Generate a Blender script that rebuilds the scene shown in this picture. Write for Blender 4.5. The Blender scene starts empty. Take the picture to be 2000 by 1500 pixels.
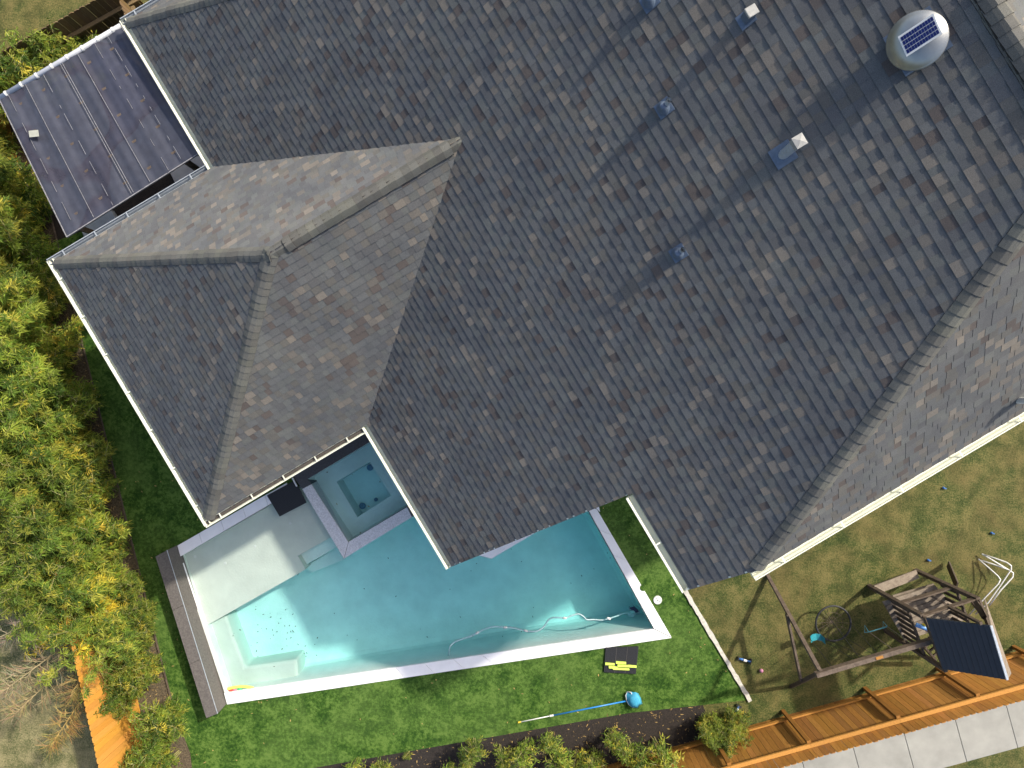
import bpy, bmesh, math, random
from mathutils import Vector, Matrix
from mathutils.geometry import tessellate_polygon

sc = bpy.context.scene
COL = sc.collection
R = random.Random(7)

# ------------------------------------------------------------------ camera, sky, sun, exposure
FPX = 1387.0                    # focal length in pixels of a 2000 px wide frame
CAMZ = 17.9                     # camera height above the yard (m)
cam_d = bpy.data.cameras.new("camera"); cam = bpy.data.objects.new("camera", cam_d); COL.objects.link(cam)
cam.location = (0, 0, CAMZ); cam.rotation_euler = (0, 0, 0)
cam_d.sensor_width = 36; cam_d.lens = 36 * FPX / 2000; cam_d.clip_end = 2000; cam_d.clip_start = 0.1
sc.camera = cam
SUN_EL = math.radians(42.9); SUN_AZ = math.atan2(0.762, 0.647)       # azimuth clockwise from +Y
world = bpy.data.worlds.new("World"); sc.world = world; world.use_nodes = True
wn = world.node_tree.nodes; wl = world.node_tree.links; wn.clear()
sky = wn.new('ShaderNodeTexSky'); sky.sky_type = 'NISHITA'; sky.sun_disc = False
sky.sun_elevation = SUN_EL; sky.sun_rotation = SUN_AZ
sky.dust_density = 3.5; sky.ozone_density = 0.5; sky.air_density = 0.9
bg = wn.new('ShaderNodeBackground'); bg.inputs[1].default_value = 0.15
wo = wn.new('ShaderNodeOutputWorld'); wl.new(sky.outputs[0], bg.inputs[0]); wl.new(bg.outputs[0], wo.inputs[0])
sd = bpy.data.lights.new("sun", 'SUN'); sun = bpy.data.objects.new("sun", sd); COL.objects.link(sun)
sd.energy = 3.3; sd.angle = math.radians(1.9); sd.color = (1.0, 0.93, 0.80)
tosun = Vector((math.sin(SUN_AZ) * math.cos(SUN_EL), math.cos(SUN_AZ) * math.cos(SUN_EL), math.sin(SUN_EL)))
sun.rotation_euler = tosun.to_track_quat('Z', 'Y').to_euler(); sun.location = tosun * 60
sc.view_settings.view_transform = 'Standard'; sc.view_settings.look = 'None'
sc.view_settings.exposure = 0.74; sc.view_settings.gamma = 1
sc.render.engine = 'CYCLES'
sc.cycles.max_bounces = 8; sc.cycles.transparent_max_bounces = 16

# ------------------------------------------------------------------ coordinates
def P(px, py, z=0.0):
    "point of the place seen at photo pixel (px, py) when it lies at height z"
    d = CAMZ - z
    return Vector(((px - 1000) / FPX * d, -(py - 750) / FPX * d, z))
EU = Vector((0.512, -0.859, 0)).normalized(); EV = Vector((0.859, 0.512, 0)).normalized(); UP = Vector((0, 0, 1))
def H(U, V, z=0.0): return EU * U + EV * V + UP * z        # house axes: U along the main eave, V towards the main ridge
ZE, SM, VE = 3.8, 0.735, -2.877                            # eave height, slope and eave line of the main roof slope
def zmain(V): return ZE + SM * (V - VE)
def PM(px, py, h=0.0):
    "point on the main roof slope under photo pixel"
    x, y = (px - 1000) / FPX, -(py - 750) / FPX
    q = x * EV.x + y * EV.y
    d = (CAMZ - (ZE - SM * VE) - h) / (1 + SM * q)
    return Vector((x * d, y * d, CAMZ - d))

# ------------------------------------------------------------------ mesh builder
class MB:
    def __init__(s): s.v = []; s.f = []; s.c = []; s.m = []; s.smooth = False
    def poly(s, pts, col=(1, 1, 1), mi=0):
        n = len(s.v); s.v += [tuple(p) for p in pts]; s.c += [col] * len(pts); s.f.append(tuple(range(n, n + len(pts)))); s.m.append(mi)
    def mesh(s, verts, faces, col=(1, 1, 1), mi=0):
        n = len(s.v); s.v += [tuple(p) for p in verts]; s.c += [col] * len(verts)
        for f in faces: s.f.append(tuple(i + n for i in f)); s.m.append(mi)
    def box(s, c, ax, ay, az, col=(1, 1, 1), mi=0):
        "c centre, ax ay az half-extent vectors"
        vs = [c + ax * i + ay * j + az * k for k in (-1, 1) for j in (-1, 1) for i in (-1, 1)]
        s.mesh(vs, [(0, 2, 3, 1), (4, 5, 7, 6), (0, 1, 5, 4), (2, 6, 7, 3), (0, 4, 6, 2), (1, 3, 7, 5)], col, mi)
    def beam(s, a, b, w, h, up=UP, col=(1, 1, 1), mi=0):
        a = Vector(a); b = Vector(b); d = b - a
        side = d.cross(up)
        if side.length < 1e-5: side = d.cross(Vector((1, 0, 0)))
        side.normalize(); u2 = side.cross(d).normalized()
        s.box((a + b) / 2, d / 2, side * w / 2, u2 * h / 2, col, mi)
    def prism(s, pts, z0, z1, col=(1, 1, 1), mi=0):
        "plan polygon from z0 up to z1 (pts give x, y only)"
        pts = [Vector(p) for p in pts]; n = len(pts)
        tris = tessellate_polygon([[Vector((p.x, p.y, 0)) for p in pts]])
        vs = [(p.x, p.y, z0) for p in pts] + [(p.x, p.y, z1) for p in pts]
        area = sum(pts[i].x * pts[(i + 1) % n].y - pts[(i + 1) % n].x * pts[i].y for i in range(n))
        fs = []
        for t in tris:
            a, b, c = t
            cr = (pts[b].x - pts[a].x) * (pts[c].y - pts[a].y) - (pts[c].x - pts[a].x) * (pts[b].y - pts[a].y)
            if cr < 0: a, b, c = a, c, b
            fs.append((a + n, b + n, c + n)); fs.append((a, c, b))
        for i in range(n):
            j = (i + 1) % n
            fs.append((i, j, j + n, i + n) if area > 0 else (j, i, i + n, j + n))
        s.mesh(vs, fs, col, mi)
    def tube(s, pts, r, seg=8, col=(1, 1, 1), mi=0, cap=True):
        pts = [Vector(p) for p in pts]; rr = r if isinstance(r, (list, tuple)) else [r] * len(pts)
        rings = []; side = None
        for i, p in enumerate(pts):
            d = (pts[min(i + 1, len(pts) - 1)] - pts[max(i - 1, 0)]).normalized()
            if side is None:
                side = d.cross(UP)
                if side.length < 1e-3: side = Vector((1, 0, 0))
            side = (side - d * side.dot(d)).normalized(); o = d.cross(side)
            rings.append([p + (side * math.cos(2 * math.pi * k / seg) + o * math.sin(2 * math.pi * k / seg)) * rr[i] for k in range(seg)])
        vs = [v for r_ in rings for v in r_]; fs = []
        for i in range(len(rings) - 1):
            for k in range(seg):
                k2 = (k + 1) % seg
                fs.append((i * seg + k, i * seg + k2, (i + 1) * seg + k2, (i + 1) * seg + k))
        if cap: fs.append(tuple(range(seg))[::-1]); fs.append(tuple((len(rings) - 1) * seg + k for k in range(seg)))
        s.mesh(vs, fs, col, mi)
    def lathe(s, c, prof, seg=24, ax=None, col=(1, 1, 1), mi=0):
        "prof = [(radius, height)], ax=(x,y,z) unit axes"
        ax = ax or (Vector((1, 0, 0)), Vector((0, 1, 0)), UP)
        vs = []; fs = []
        for (r, h) in prof:
            for k in range(seg):
                a = 2 * math.pi * k / seg
                vs.append(c + ax[0] * r * math.cos(a) + ax[1] * r * math.sin(a) + ax[2] * h)
        for i in range(len(prof) - 1):
            for k in range(seg):
                k2 = (k + 1) % seg; fs.append((i * seg + k, i * seg + k2, (i + 1) * seg + k2, (i + 1) * seg + k))
        if prof[-1][0] > 1e-4: fs.append(tuple((len(prof) - 1) * seg + k for k in range(seg)))
        s.mesh(vs, fs, col, mi)
    def build(s, name, mat, parent=None, bevel=0.0, smooth=False):
        me = bpy.data.meshes.new(name); me.from_pydata(s.v, [], s.f)
        ca = me.color_attributes.new("tint", 'FLOAT_COLOR', 'POINT')
        flat = []
        for c in s.c: flat += [c[0], c[1], c[2], 1.0]
        ca.data.foreach_set('color', flat)
        mats = mat if isinstance(mat, (list, tuple)) else [mat]
        for m in mats: me.materials.append(m)
        if len(mats) > 1: me.polygons.foreach_set('material_index', s.m)
        if smooth: me.polygons.foreach_set('use_smooth', [True] * len(me.polygons))
        me.update()
        o = bpy.data.objects.new(name, me); COL.objects.link(o)
        if parent: o.parent = parent; o.matrix_parent_inverse = Matrix.Translation(-parent.location)
        if bevel:
            b = o.modifiers.new('bevel', 'BEVEL'); b.width = bevel; b.segments = 2; b.limit_method = 'ANGLE'
        return o

def tag(o, label=None, cat=None, group=None, kind=None):
    if label: o['label'] = label
    if cat: o['category'] = cat
    if group: o['group'] = group
    if kind: o['kind'] = kind
    return o
def thing(name, loc, label, cat, group=None):
    o = bpy.data.objects.new(name, None); COL.objects.link(o); o.location = loc; o.empty_display_size = 0.2
    return tag(o, label, cat, group)

def offset(poly, d):
    "offset a plan polygon outwards by d (mitred)"
    pts = [Vector((p[0], p[1])) for p in poly]; n = len(pts)
    area = sum(pts[i].x * pts[(i + 1) % n].y - pts[(i + 1) % n].x * pts[i].y for i in range(n))
    sg = 1 if area > 0 else -1; out = []
    for i in range(n):
        a, b, c = pts[i - 1], pts[i], pts[(i + 1) % n]
        e1 = (b - a).normalized(); e2 = (c - b).normalized()
        n1 = Vector((e1.y, -e1.x)) * sg; n2 = Vector((e2.y, -e2.x)) * sg
        m = (n1 + n2); m = m / max(m.dot(n1), 0.35) if m.length > 1e-6 else n1
        out.append(Vector((b.x + m.x * d, b.y + m.y * d, 0)))
    return out

def sheet(name, outer, holes, z, mat, kind='structure', col=(1, 1, 1)):
    loops = [[Vector((p[0], p[1], 0)) for p in outer]] + [[Vector((p[0], p[1], 0)) for p in h] for h in holes]
    flat = [p for l in loops for p in l]
    m = MB(); tr = tessellate_polygon(loops); fs = []
    for a, b, c in tr:
        A, B, C = flat[a], flat[b], flat[c]
        cr = (B.x - A.x) * (C.y - A.y) - (C.x - A.x) * (B.y - A.y)
        if abs(cr) < 1e-9: continue
        fs.append((a, b, c) if cr > 0 else (a, c, b))
    m.mesh([(p.x, p.y, z) for p in flat], fs, col)
    o = m.build(name, mat)
    if kind: o['kind'] = kind
    return o

# ------------------------------------------------------------------ materials
def newmat(name):
    m = bpy.data.materials.new(name); m.use_nodes = True
    return m, m.node_tree.nodes, m.node_tree.links, m.node_tree.nodes['Principled BSDF']
def N(nt, typ, **kw):
    n = nt.new(typ)
    for k, v in kw.items(): setattr(n, k, v)
    return n
def ramp(nt, stops):
    r = nt.new('ShaderNodeValToRGB'); els = r.color_ramp.elements
    while len(els) < len(stops): els.new(0.5)
    for e, (p, c) in zip(els, stops): e.position = p; e.color = (c[0], c[1], c[2], 1)
    return r
def noise(nt, lk, scale, detail=4, rough=0.55, coord=None, dist=0.0):
    n = nt.new('ShaderNodeTexNoise'); n.inputs['Scale'].default_value = scale; n.inputs['Detail'].default_value = detail
    n.inputs['Roughness'].default_value = rough; n.inputs['Distortion'].default_value = dist
    if coord is not None: lk.new(coord, n.inputs['Vector'])
    return n
def simple(name, col, rough=0.6, var=0.12, scale=12, metal=0.0, bump=0.0, bscale=60, tint=False, spec=0.5):
    "painted / plain surface with a little procedural unevenness"
    m, nt, lk, bs = newmat(name)
    tc = nt.new('ShaderNodeTexCoord'); nz = noise(nt, lk, scale, 5, 0.6, tc.outputs['Object'])
    a = [c * (1 - var) for c in col]; b = [min(1, c * (1 + var)) for c in col]
    r = ramp(nt, [(0.3, a), (0.7, b)]); lk.new(nz.outputs['Fac'], r.inputs['Fac'])
    out = r.outputs[0]
    if tint:
        at = nt.new('ShaderNodeAttribute'); at.attribute_name = 'tint'
        mx = N(nt, 'ShaderNodeMix', data_type='RGBA', blend_type='MULTIPLY'); mx.inputs[0].default_value = 1
        lk.new(out, mx.inputs[6]); lk.new(at.outputs['Color'], mx.inputs[7]); out = mx.outputs[2]
    lk.new(out, bs.inputs['Base Color'])
    bs.inputs['Roughness'].default_value = rough; bs.inputs['Metallic'].default_value = metal
    bs.inputs['Specular IOR Level'].default_value = spec
    if bump:
        bp = nt.new('ShaderNodeBump'); bp.inputs['Strength'].default_value = bump; bp.inputs['Distance'].default_value = 0.01
        n2 = noise(nt, lk, bscale, 4, 0.6, tc.outputs['Object']); lk.new(n2.outputs['Fac'], bp.inputs['Height']); lk.new(bp.outputs[0], bs.inputs['Normal'])
    return m

def shingle_mat():
    m, nt, lk, bs = newmat('asphalt_shingle')
    tc = nt.new('ShaderNodeTexCoord')
    at = nt.new('ShaderNodeAttribute'); at.attribute_name = 'tint'
    n1 = noise(nt, lk, 150, 3, 0.7, tc.outputs['Object']); r1 = ramp(nt, [(0.3, (0.62,) * 3), (0.7, (1.35,) * 3)]); lk.new(n1.outputs['Fac'], r1.inputs[0])
    n2 = noise(nt, lk, 1.3, 4, 0.6, tc.outputs['Object']); r2 = ramp(nt, [(0.3, (0.82, 0.84, 0.88)), (0.7, (1.16, 1.13, 1.08))]); lk.new(n2.outputs['Fac'], r2.inputs[0])
    mx = N(nt, 'ShaderNodeMix', data_type='RGBA', blend_type='MULTIPLY'); mx.inputs[0].default_value = 1
    lk.new(at.outputs['Color'], mx.inputs[6]); lk.new(r1.outputs[0], mx.inputs[7])
    m2 = N(nt, 'ShaderNodeMix', data_type='RGBA', blend_type='MULTIPLY'); m2.inputs[0].default_value = 1
    lk.new(mx.outputs[2], m2.inputs[6]); lk.new(r2.outputs[0], m2.inputs[7])
    lk.new(m2.outputs[2], bs.inputs['Base Color']); bs.inputs['Roughness'].default_value = 0.9
    bs.inputs['Specular IOR Level'].default_value = 0.25
    bp = nt.new('ShaderNodeBump'); bp.inputs['Strength'].default_value = 0.5; bp.inputs['Distance'].default_value = 0.004
    lk.new(n1.outputs['Fac'], bp.inputs['Height']); lk.new(bp.outputs[0], bs.inputs['Normal'])
    return m

def grass_mat(name, dark, mid, light, patch, scales=(0.55, 3.2, 26, 120), bump=0.9):
    m, nt, lk, bs = newmat(name)
    tc = nt.new('ShaderNodeTexCoord'); co = tc.outputs['Object']
    big = noise(nt, lk, scales[0], 5, 0.6, co, 0.6); med = noise(nt, lk, scales[1], 5, 0.65, co, 0.3)
    fin = noise(nt, lk, scales[2], 5, 0.7, co); vf = noise(nt, lk, scales[3], 3, 0.8, co)
    add = N(nt, 'ShaderNodeMath', operation='MULTIPLY_ADD'); lk.new(med.outputs['Fac'], add.inputs[0]); add.inputs[1].default_value = 0.55
    m2 = N(nt, 'ShaderNodeMath', operation='MULTIPLY_ADD'); lk.new(fin.outputs['Fac'], m2.inputs[0]); m2.inputs[1].default_value = 0.55
    m3 = N(nt, 'ShaderNodeMath', operation='MULTIPLY'); lk.new(vf.outputs['Fac'], m3.inputs[0]); m3.inputs[1].default_value = 0.55
    lk.new(m3.outputs[0], m2.inputs[2]); lk.new(m2.outputs[0], add.inputs[2])
    r = ramp(nt, [(0.735, dark), (0.825, mid), (0.915, light)]); r.color_ramp.interpolation = 'LINEAR'
    lk.new(add.outputs[0], r.inputs[0])
    rp = ramp(nt, [(0.42, (0, 0, 0)), (0.66, (1, 1, 1))]); lk.new(big.outputs['Fac'], rp.inputs[0])
    mp = N(nt, 'ShaderNodeMath', operation='MULTIPLY'); lk.new(rp.outputs[0], mp.inputs[0]); lk.new(fin.outputs['Fac'], mp.inputs[1])
    mx = N(nt, 'ShaderNodeMix', data_type='RGBA'); lk.new(mp.outputs[0], mx.inputs[0]); lk.new(r.outputs[0], mx.inputs[6]); mx.inputs[7].default_value = (*patch, 1)
    lk.new(mx.outputs[2], bs.inputs['Base Color']); bs.inputs['Roughness'].default_value = 0.85; bs.inputs['Specular IOR Level'].default_value = 0.2
    bp = nt.new('ShaderNodeBump'); bp.inputs['Strength'].default_value = bump; bp.inputs['Distance'].default_value = 0.03
    lk.new(add.outputs[0], bp.inputs['Height']); lk.new(bp.outputs[0], bs.inputs['Normal'])
    return m

def wood_mat(name, a, b, axis_scale=(1, 1, 1), rough=0.7):
    m, nt, lk, bs = newmat(name)
    tc = nt.new('ShaderNodeTexCoord'); mp = nt.new('ShaderNodeMapping'); mp.inputs['Scale'].default_value = axis_scale
    lk.new(tc.outputs['Object'], mp.inputs[0])
    n1 = noise(nt, lk, 9, 6, 0.7, mp.outputs[0], 0.8); r1 = ramp(nt, [(0.3, a), (0.7, b)]); lk.new(n1.outputs['Fac'], r1.inputs[0])
    at = nt.new('ShaderNodeAttribute'); at.attribute_name = 'tint'
    mx = N(nt, 'ShaderNodeMix', data_type='RGBA', blend_type='MULTIPLY'); mx.inputs[0].default_value = 1
    lk.new(r1.outputs[0], mx.inputs[6]); lk.new(at.outputs['Color'], mx.inputs[7]); lk.new(mx.outputs[2], bs.inputs['Base Color'])
    bs.inputs['Roughness'].default_value = rough; bs.inputs['Specular IOR Level'].default_value = 0.3
    bp = nt.new('ShaderNodeBump'); bp.inputs['Strength'].default_value = 0.35; bp.inputs['Distance'].default_value = 0.006
    lk.new(n1.outputs['Fac'], bp.inputs['Height']); lk.new(bp.outputs[0], bs.inputs['Normal'])
    return m

def leaf_mat(name, hue_shift=0.5):
    m, nt, lk, bs = newmat(name)
    at = nt.new('ShaderNodeAttribute'); at.attribute_name = 'tint'
    oi = nt.new('ShaderNodeObjectInfo')
    hs = nt.new('ShaderNodeHueSaturation'); lk.new(at.outputs['Color'], hs.inputs['Color'])
    mr = nt.new('ShaderNodeMapRange'); mr.inputs['To Min'].default_value = hue_shift - 0.018; mr.inputs['To Max'].default_value = hue_shift + 0.012
    lk.new(oi.outputs['Random'], mr.inputs['Value']); lk.new(mr.outputs[0], hs.inputs['Hue'])
    m3_ = nt.new('ShaderNodeMath'); m3_.operation = 'MULTIPLY'; m3_.inputs[1].default_value = 7.31; lk.new(oi.outputs['Random'], m3_.inputs[0]); m4_ = nt.new('ShaderNodeMath'); m4_.operation = 'FRACT'; lk.new(m3_.outputs[0], m4_.inputs[0])
    mv = nt.new('ShaderNodeMapRange'); mv.inputs['To Min'].default_value = .72; mv.inputs['To Max'].default_value = 1.18; lk.new(m4_.outputs[0], mv.inputs['Value']); lk.new(mv.outputs[0], hs.inputs['Value'])
    lk.new(hs.outputs[0], bs.inputs['Base Color']); bs.inputs['Roughness'].default_value = 0.55
    bs.inputs['Specular IOR Level'].default_value = 0.25
    tr = nt.new('ShaderNodeBsdfTranslucent'); lk.new(hs.outputs[0], tr.inputs['Color'])
    mx = nt.new('ShaderNodeMixShader'); mx.inputs[0].default_value = 0.38
    lk.new(bs.outputs[0], mx.inputs[1]); lk.new(tr.outputs[0], mx.inputs[2]); lk.new(mx.outputs[0], nt['Material Output'].inputs[0])
    return m

M_SH = shingle_mat()
M_LAWN = grass_mat('lawn_grass', (0.026, 0.044, 0.010), (0.070, 0.088, 0.023), (0.165, 0.145, 0.052), (0.155, 0.115, 0.044), scales=(0.8, 2.2, 24, 110), bump=1.0)
M_LAWN2 = grass_mat('pale_lawn_grass', (0.06, 0.075, 0.025), (0.15, 0.15, 0.065), (0.30, 0.26, 0.13), (0.26, 0.22, 0.11), scales=(0.5, 2.2, 24, 110), bump=0.9)
M_TURF = grass_mat('artificial_turf', (0.013, 0.045, 0.004), (0.038, 0.094, 0.010), (0.100, 0.175, 0.032), (0.105, 0.175, 0.038), (0.6, 2.6, 13, 80), 0.9)
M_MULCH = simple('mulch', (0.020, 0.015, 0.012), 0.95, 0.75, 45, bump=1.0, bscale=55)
M_LITTER = simple('leaf_litter', (0.085, 0.066, 0.04), 0.95, 0.7, 28, bump=1.0, bscale=50)
M_CONC = simple('sidewalk_concrete', (0.29, 0.285, 0.255), 0.9, 0.17, 1.5, bump=0.3, bscale=120)
M_CURB = simple('edging_concrete', (0.50, 0.48, 0.42), 0.9, 0.22, 14, bump=0.6, bscale=50)
M_COPE = simple('white_coping', (0.80, 0.80, 0.81), 0.6, 0.07, 2.2)
M_PATIO = simple('patio_slab', (0.42, 0.41, 0.40), 0.8, 0.1, 5)
M_LEDGE = simple('ledge_plaster', (0.60, 0.61, 0.55), 0.85, 0.08, 1.6, bump=0.5, bscale=20)  # same plaster as the basin, colour darkened to offset sunlight on the ledge
M_PLASTER = simple('pool_plaster', (0.74, 0.77, 0.73), 0.85, 0.09, 1.6, bump=0.8, bscale=20)
M_TRIM = simple('cream_trim', (0.66, 0.67, 0.56), 0.5, 0.05, 6)
M_TRIM2 = simple('weathered_gutter', (0.27, 0.30, 0.33), 0.5, 0.12, 9)
M_WALL = simple('house_wall', (0.45, 0.40, 0.33), 0.85, 0.1, 5)
M_DEBRIS = simple('gutter_debris', (0.06, 0.052, 0.046), 0.95, 0.6, 60)
M_DSTONE = simple('dark_stone', (0.105, 0.094, 0.085), 0.75, 0.30, 24, bump=0.4, bscale=60)
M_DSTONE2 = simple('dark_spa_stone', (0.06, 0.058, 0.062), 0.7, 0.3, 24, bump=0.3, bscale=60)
M_SPECK = simple('speckled_tile', (0.60, 0.59, 0.60), 0.6, 0.28, 38)
M_BLACK = simple('black_plastic', (0.018, 0.019, 0.022), 0.6, 0.2, 30)
M_LIME = simple('lime_foam', (0.62, 0.78, 0.12), 0.6, 0.06, 30)
M_BLUE = simple('blue_aluminium', (0.02, 0.20, 0.52), 0.35, 0.05, 20)
M_NET = simple('blue_net', (0.05, 0.33, 0.50), 0.7, 0.2, 90)
M_WHITE = simple('white_plastic', (0.66, 0.66, 0.63), 0.4, 0.05, 20)
M_CAP = simple('vent_cap_paint', (0.28, 0.28, 0.265), 0.6, 0.12, 30)
M_METAL = simple('galvanised_metal', (0.42, 0.46, 0.50), 0.45, 0.15, 20, metal=0.3)
M_LEAD = simple('blue_lead_flashing', (0.10, 0.135, 0.19), 0.55, 0.15, 25, metal=0.2)
M_DOME = simple('fan_dome_metal', (0.34, 0.345, 0.33), 0.36, 0.09, 8, metal=0.75)
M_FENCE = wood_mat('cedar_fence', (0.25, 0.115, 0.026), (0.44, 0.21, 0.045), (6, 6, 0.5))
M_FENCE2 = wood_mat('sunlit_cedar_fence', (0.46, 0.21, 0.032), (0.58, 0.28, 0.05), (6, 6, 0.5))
M_OLDF = wood_mat('old_fence', (0.10, 0.065, 0.03), (0.19, 0.13, 0.06), (6, 6, 0.5))
M_PLAY = wood_mat('weathered_playset_wood', (0.055, 0.04, 0.03), (0.13, 0.10, 0.075), (1, 1, 1), 0.8)
M_PLAYL = wood_mat('grey_plank', (0.14, 0.11, 0.085), (0.26, 0.22, 0.17), (1, 1, 1), 0.8)
M_PROOF = simple('playset_roof_vinyl', (0.017, 0.020, 0.027), 0.5, 0.15, 10)
M_LEAF = leaf_mat('bamboo_leaf')
M_CULM = simple('bamboo_culm', (0.28, 0.26, 0.10), 0.6, 0.3, 10)
M_TWIG = simple('bare_twig', (0.26, 0.22, 0.14), 0.8, 0.3, 12, tint=True)
M_TEAL = simple('teal_plastic', (0.02, 0.22, 0.27), 0.5, 0.1, 20)
M_TOYB = simple('toy_blue', (0.04, 0.14, 0.38), 0.4, 0.1, 30)
M_PURP = simple('toy_purple', (0.45, 0.18, 0.28), 0.5, 0.1, 30)
M_RED = simple('toy_red', (0.55, 0.06, 0.05), 0.5, 0.1, 30)
M_GREEN = simple('toy_green', (0.05, 0.40, 0.18), 0.5, 0.1, 30)
M_YELL = simple('toy_yellow', (0.75, 0.55, 0.05), 0.5, 0.1, 30)
M_HOSE = simple('hose_plastic', (0.55, 0.66, 0.68), 0.5, 0.05, 20)
M_CELL = simple('solar_cell', (0.008, 0.014, 0.10), 0.15, 0.2, 30)
M_DRAIN = simple('drain_cover', (0.10, 0.22, 0.33), 0.5, 0.1, 20)
M_FALL = simple('fallen_leaf', (0.40, 0.30, 0.14), 0.8, 0.4, 5, tint=True)

def water_mat(name, absorb, dens):
    m, nt, lk, bs = newmat(name); nt.remove(bs)
    out = nt['Material Output']
    tc = nt.new('ShaderNodeTexCoord')
    tr = nt.new('ShaderNodeBsdfTransparent'); gl = nt.new('ShaderNodeBsdfGlossy'); gl.inputs['Roughness'].default_value = 0.03
    bp = nt.new('ShaderNodeBump'); bp.inputs['Strength'].default_value = 0.22; bp.inputs['Distance'].default_value = 0.008
    n = noise(nt, lk, 26, 3, 0.5, tc.outputs['Object'], 1.2); lk.new(n.outputs['Fac'], bp.inputs['Height']); lk.new(bp.outputs[0], gl.inputs['Normal'])
    fr = nt.new('ShaderNodeFresnel'); fr.inputs['IOR'].default_value = 1.33; lk.new(bp.outputs[0], fr.inputs['Normal'])
    mx = nt.new('ShaderNodeMixShader'); lk.new(fr.outputs[0], mx.inputs[0]); lk.new(tr.outputs[0], mx.inputs[1]); lk.new(gl.outputs[0], mx.inputs[2])
    lk.new(mx.outputs[0], out.inputs['Surface'])
    va = nt.new('ShaderNodeVolumeAbsorption'); va.inputs['Color'].default_value = (*absorb, 1); va.inputs['Density'].default_value = dens
    lk.new(va.outputs[0], out.inputs['Volume'])
    return m
M_WATER = water_mat('pool_water', (0.02, 0.95, 0.999), 0.30)
M_SPAW = water_mat('spa_water', (0.12, 0.93, 0.99), 0.46)

# ================================================================== GROUND AND SETTING
def PP(lst, z=0.0): return [P(x, y, z) for x, y in lst]
WATER = [(352, 1087), (590, 951), (671.5, 1090.5), (804.5, 1010), (818, 1001), (853, 1065), (866, 1070), (940, 1086), (960, 1091),
         (1140, 983), (1277, 1230), (440, 1354)]
SPA = [(600, 936), (726, 861), (801, 985), (680, 1059)]
HOLE = PP([(352, 1087), (590, 951), (600, 936), (726, 861), (801, 985), (818, 1001), (853, 1065), (866, 1070), (940, 1086), (960, 1091),
           (1140, 983), (1277, 1230), (440, 1354)])
HOLE = offset(HOLE, 0.06)
sheet('lawn', [(-400, -400), (400, -400), (400, 400), (-400, 400)], [HOLE], 0.0, M_LAWN)
TURF = [(112, 470), (150, 620), (318, 1296), (345, 1400), (372, 1470), (380, 1540), (735, 1478), (1230, 1392), (1460, 1367), (1236, 985), (1200, 880), (700, 500), (300, 400)]
sheet('artificial_turf', PP(TURF), [HOLE], 0.012, M_TURF)
sheet('neighbour_lawn', PP([(-900, 500), (60, 600), (236, 1296), (300, 1640), (-900, 1800)]), [], 0.004, M_LAWN2)
sheet('mulch_bed', PP([(380, 1540), (735, 1478), (1230, 1392), (1372, 1376), (1400, 1440), (1350, 1490), (1000, 1640), (400, 1760)]), [], 0.010, M_MULCH)
sheet('planting_bed', PP([(20, 150), (90, 380), (150, 620), (318, 1296), (345, 1400), (372, 1470), (380, 1540), (380, 1620), (300, 1560), (279, 1416), (252, 1296), (105, 620), (10, 250)]), [], 0.008, M_LITTER)
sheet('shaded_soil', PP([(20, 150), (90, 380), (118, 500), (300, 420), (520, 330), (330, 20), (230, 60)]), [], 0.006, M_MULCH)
sheet('patio', [H(U, V) for U, V in [(-0.75, -2.3), (2.6, -2.3), (2.9, -1.4), (2.9, 1.3), (-0.75, 1.3)]], [], 0.018, M_PATIO)
# sidewalk beyond the fence, cut into slabs by real joints
SWN = (P(1979, 1378) - P(2000, 1441)); 
sw_dir = (P(2000, 1455) - P(1835, 1500)).normalized(); sw_n = Vector((sw_dir.y, -sw_dir.x, 0))
sw_edge = P(1835, 1500)
m = MB(); t = -4.6 - 1.33 * 9
j0 = (P(1886, 1486) - sw_edge).dot(sw_dir)
for i in range(-12, 24):
    a = j0 + i * 1.33 + 0.006; b = j0 + (i + 1) * 1.33 - 0.006
    base = sw_edge
    c = (R.uniform(0.93, 1.03),) * 3
    m.prism([base + sw_dir * a, base + sw_dir * b, base + sw_dir * b - sw_n * 1.5, base + sw_dir * a - sw_n * 1.5], -0.05, 0.045, c)
o = m.build('sidewalk', M_CONC, bevel=0.008); o['kind'] = 'structure'
# concrete edging strip between turf and lawn (slightly ragged)
m = MB(); a, b = P(1228, 968), P(1465, 1368); d = (b - a); n_ = Vector((d.y, -d.x, 0)).normalized()
K = 60; L_ = []; R_ = []
for i in range(K + 1):
    t = i / K; L_.append(a + d * t + n_ * (0.055 + R.uniform(-.008, .012))); R_.append(a + d * t - n_ * (0.05 + R.uniform(-.012, .012)))
for i in range(K): m.prism([L_[i], L_[i + 1], R_[i + 1], R_[i]], -0.02, 0.055)
o = tag(m.build('concrete_edging', M_CURB), 'thin ragged white concrete strip dividing green turf from dry lawn', 'edging')
# thin edging of the planting bed
m = MB(); pts = PP([(90, 380), (150, 620), (318, 1296), (345, 1400)])
for i in range(3): m.beam(pts[i] + UP * .03, pts[i + 1] + UP * .03, 0.02, 0.07)
tag(m.build('bed_edging', M_PLAY), 'thin dark edging strip along the left planting bed', 'edging')

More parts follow.
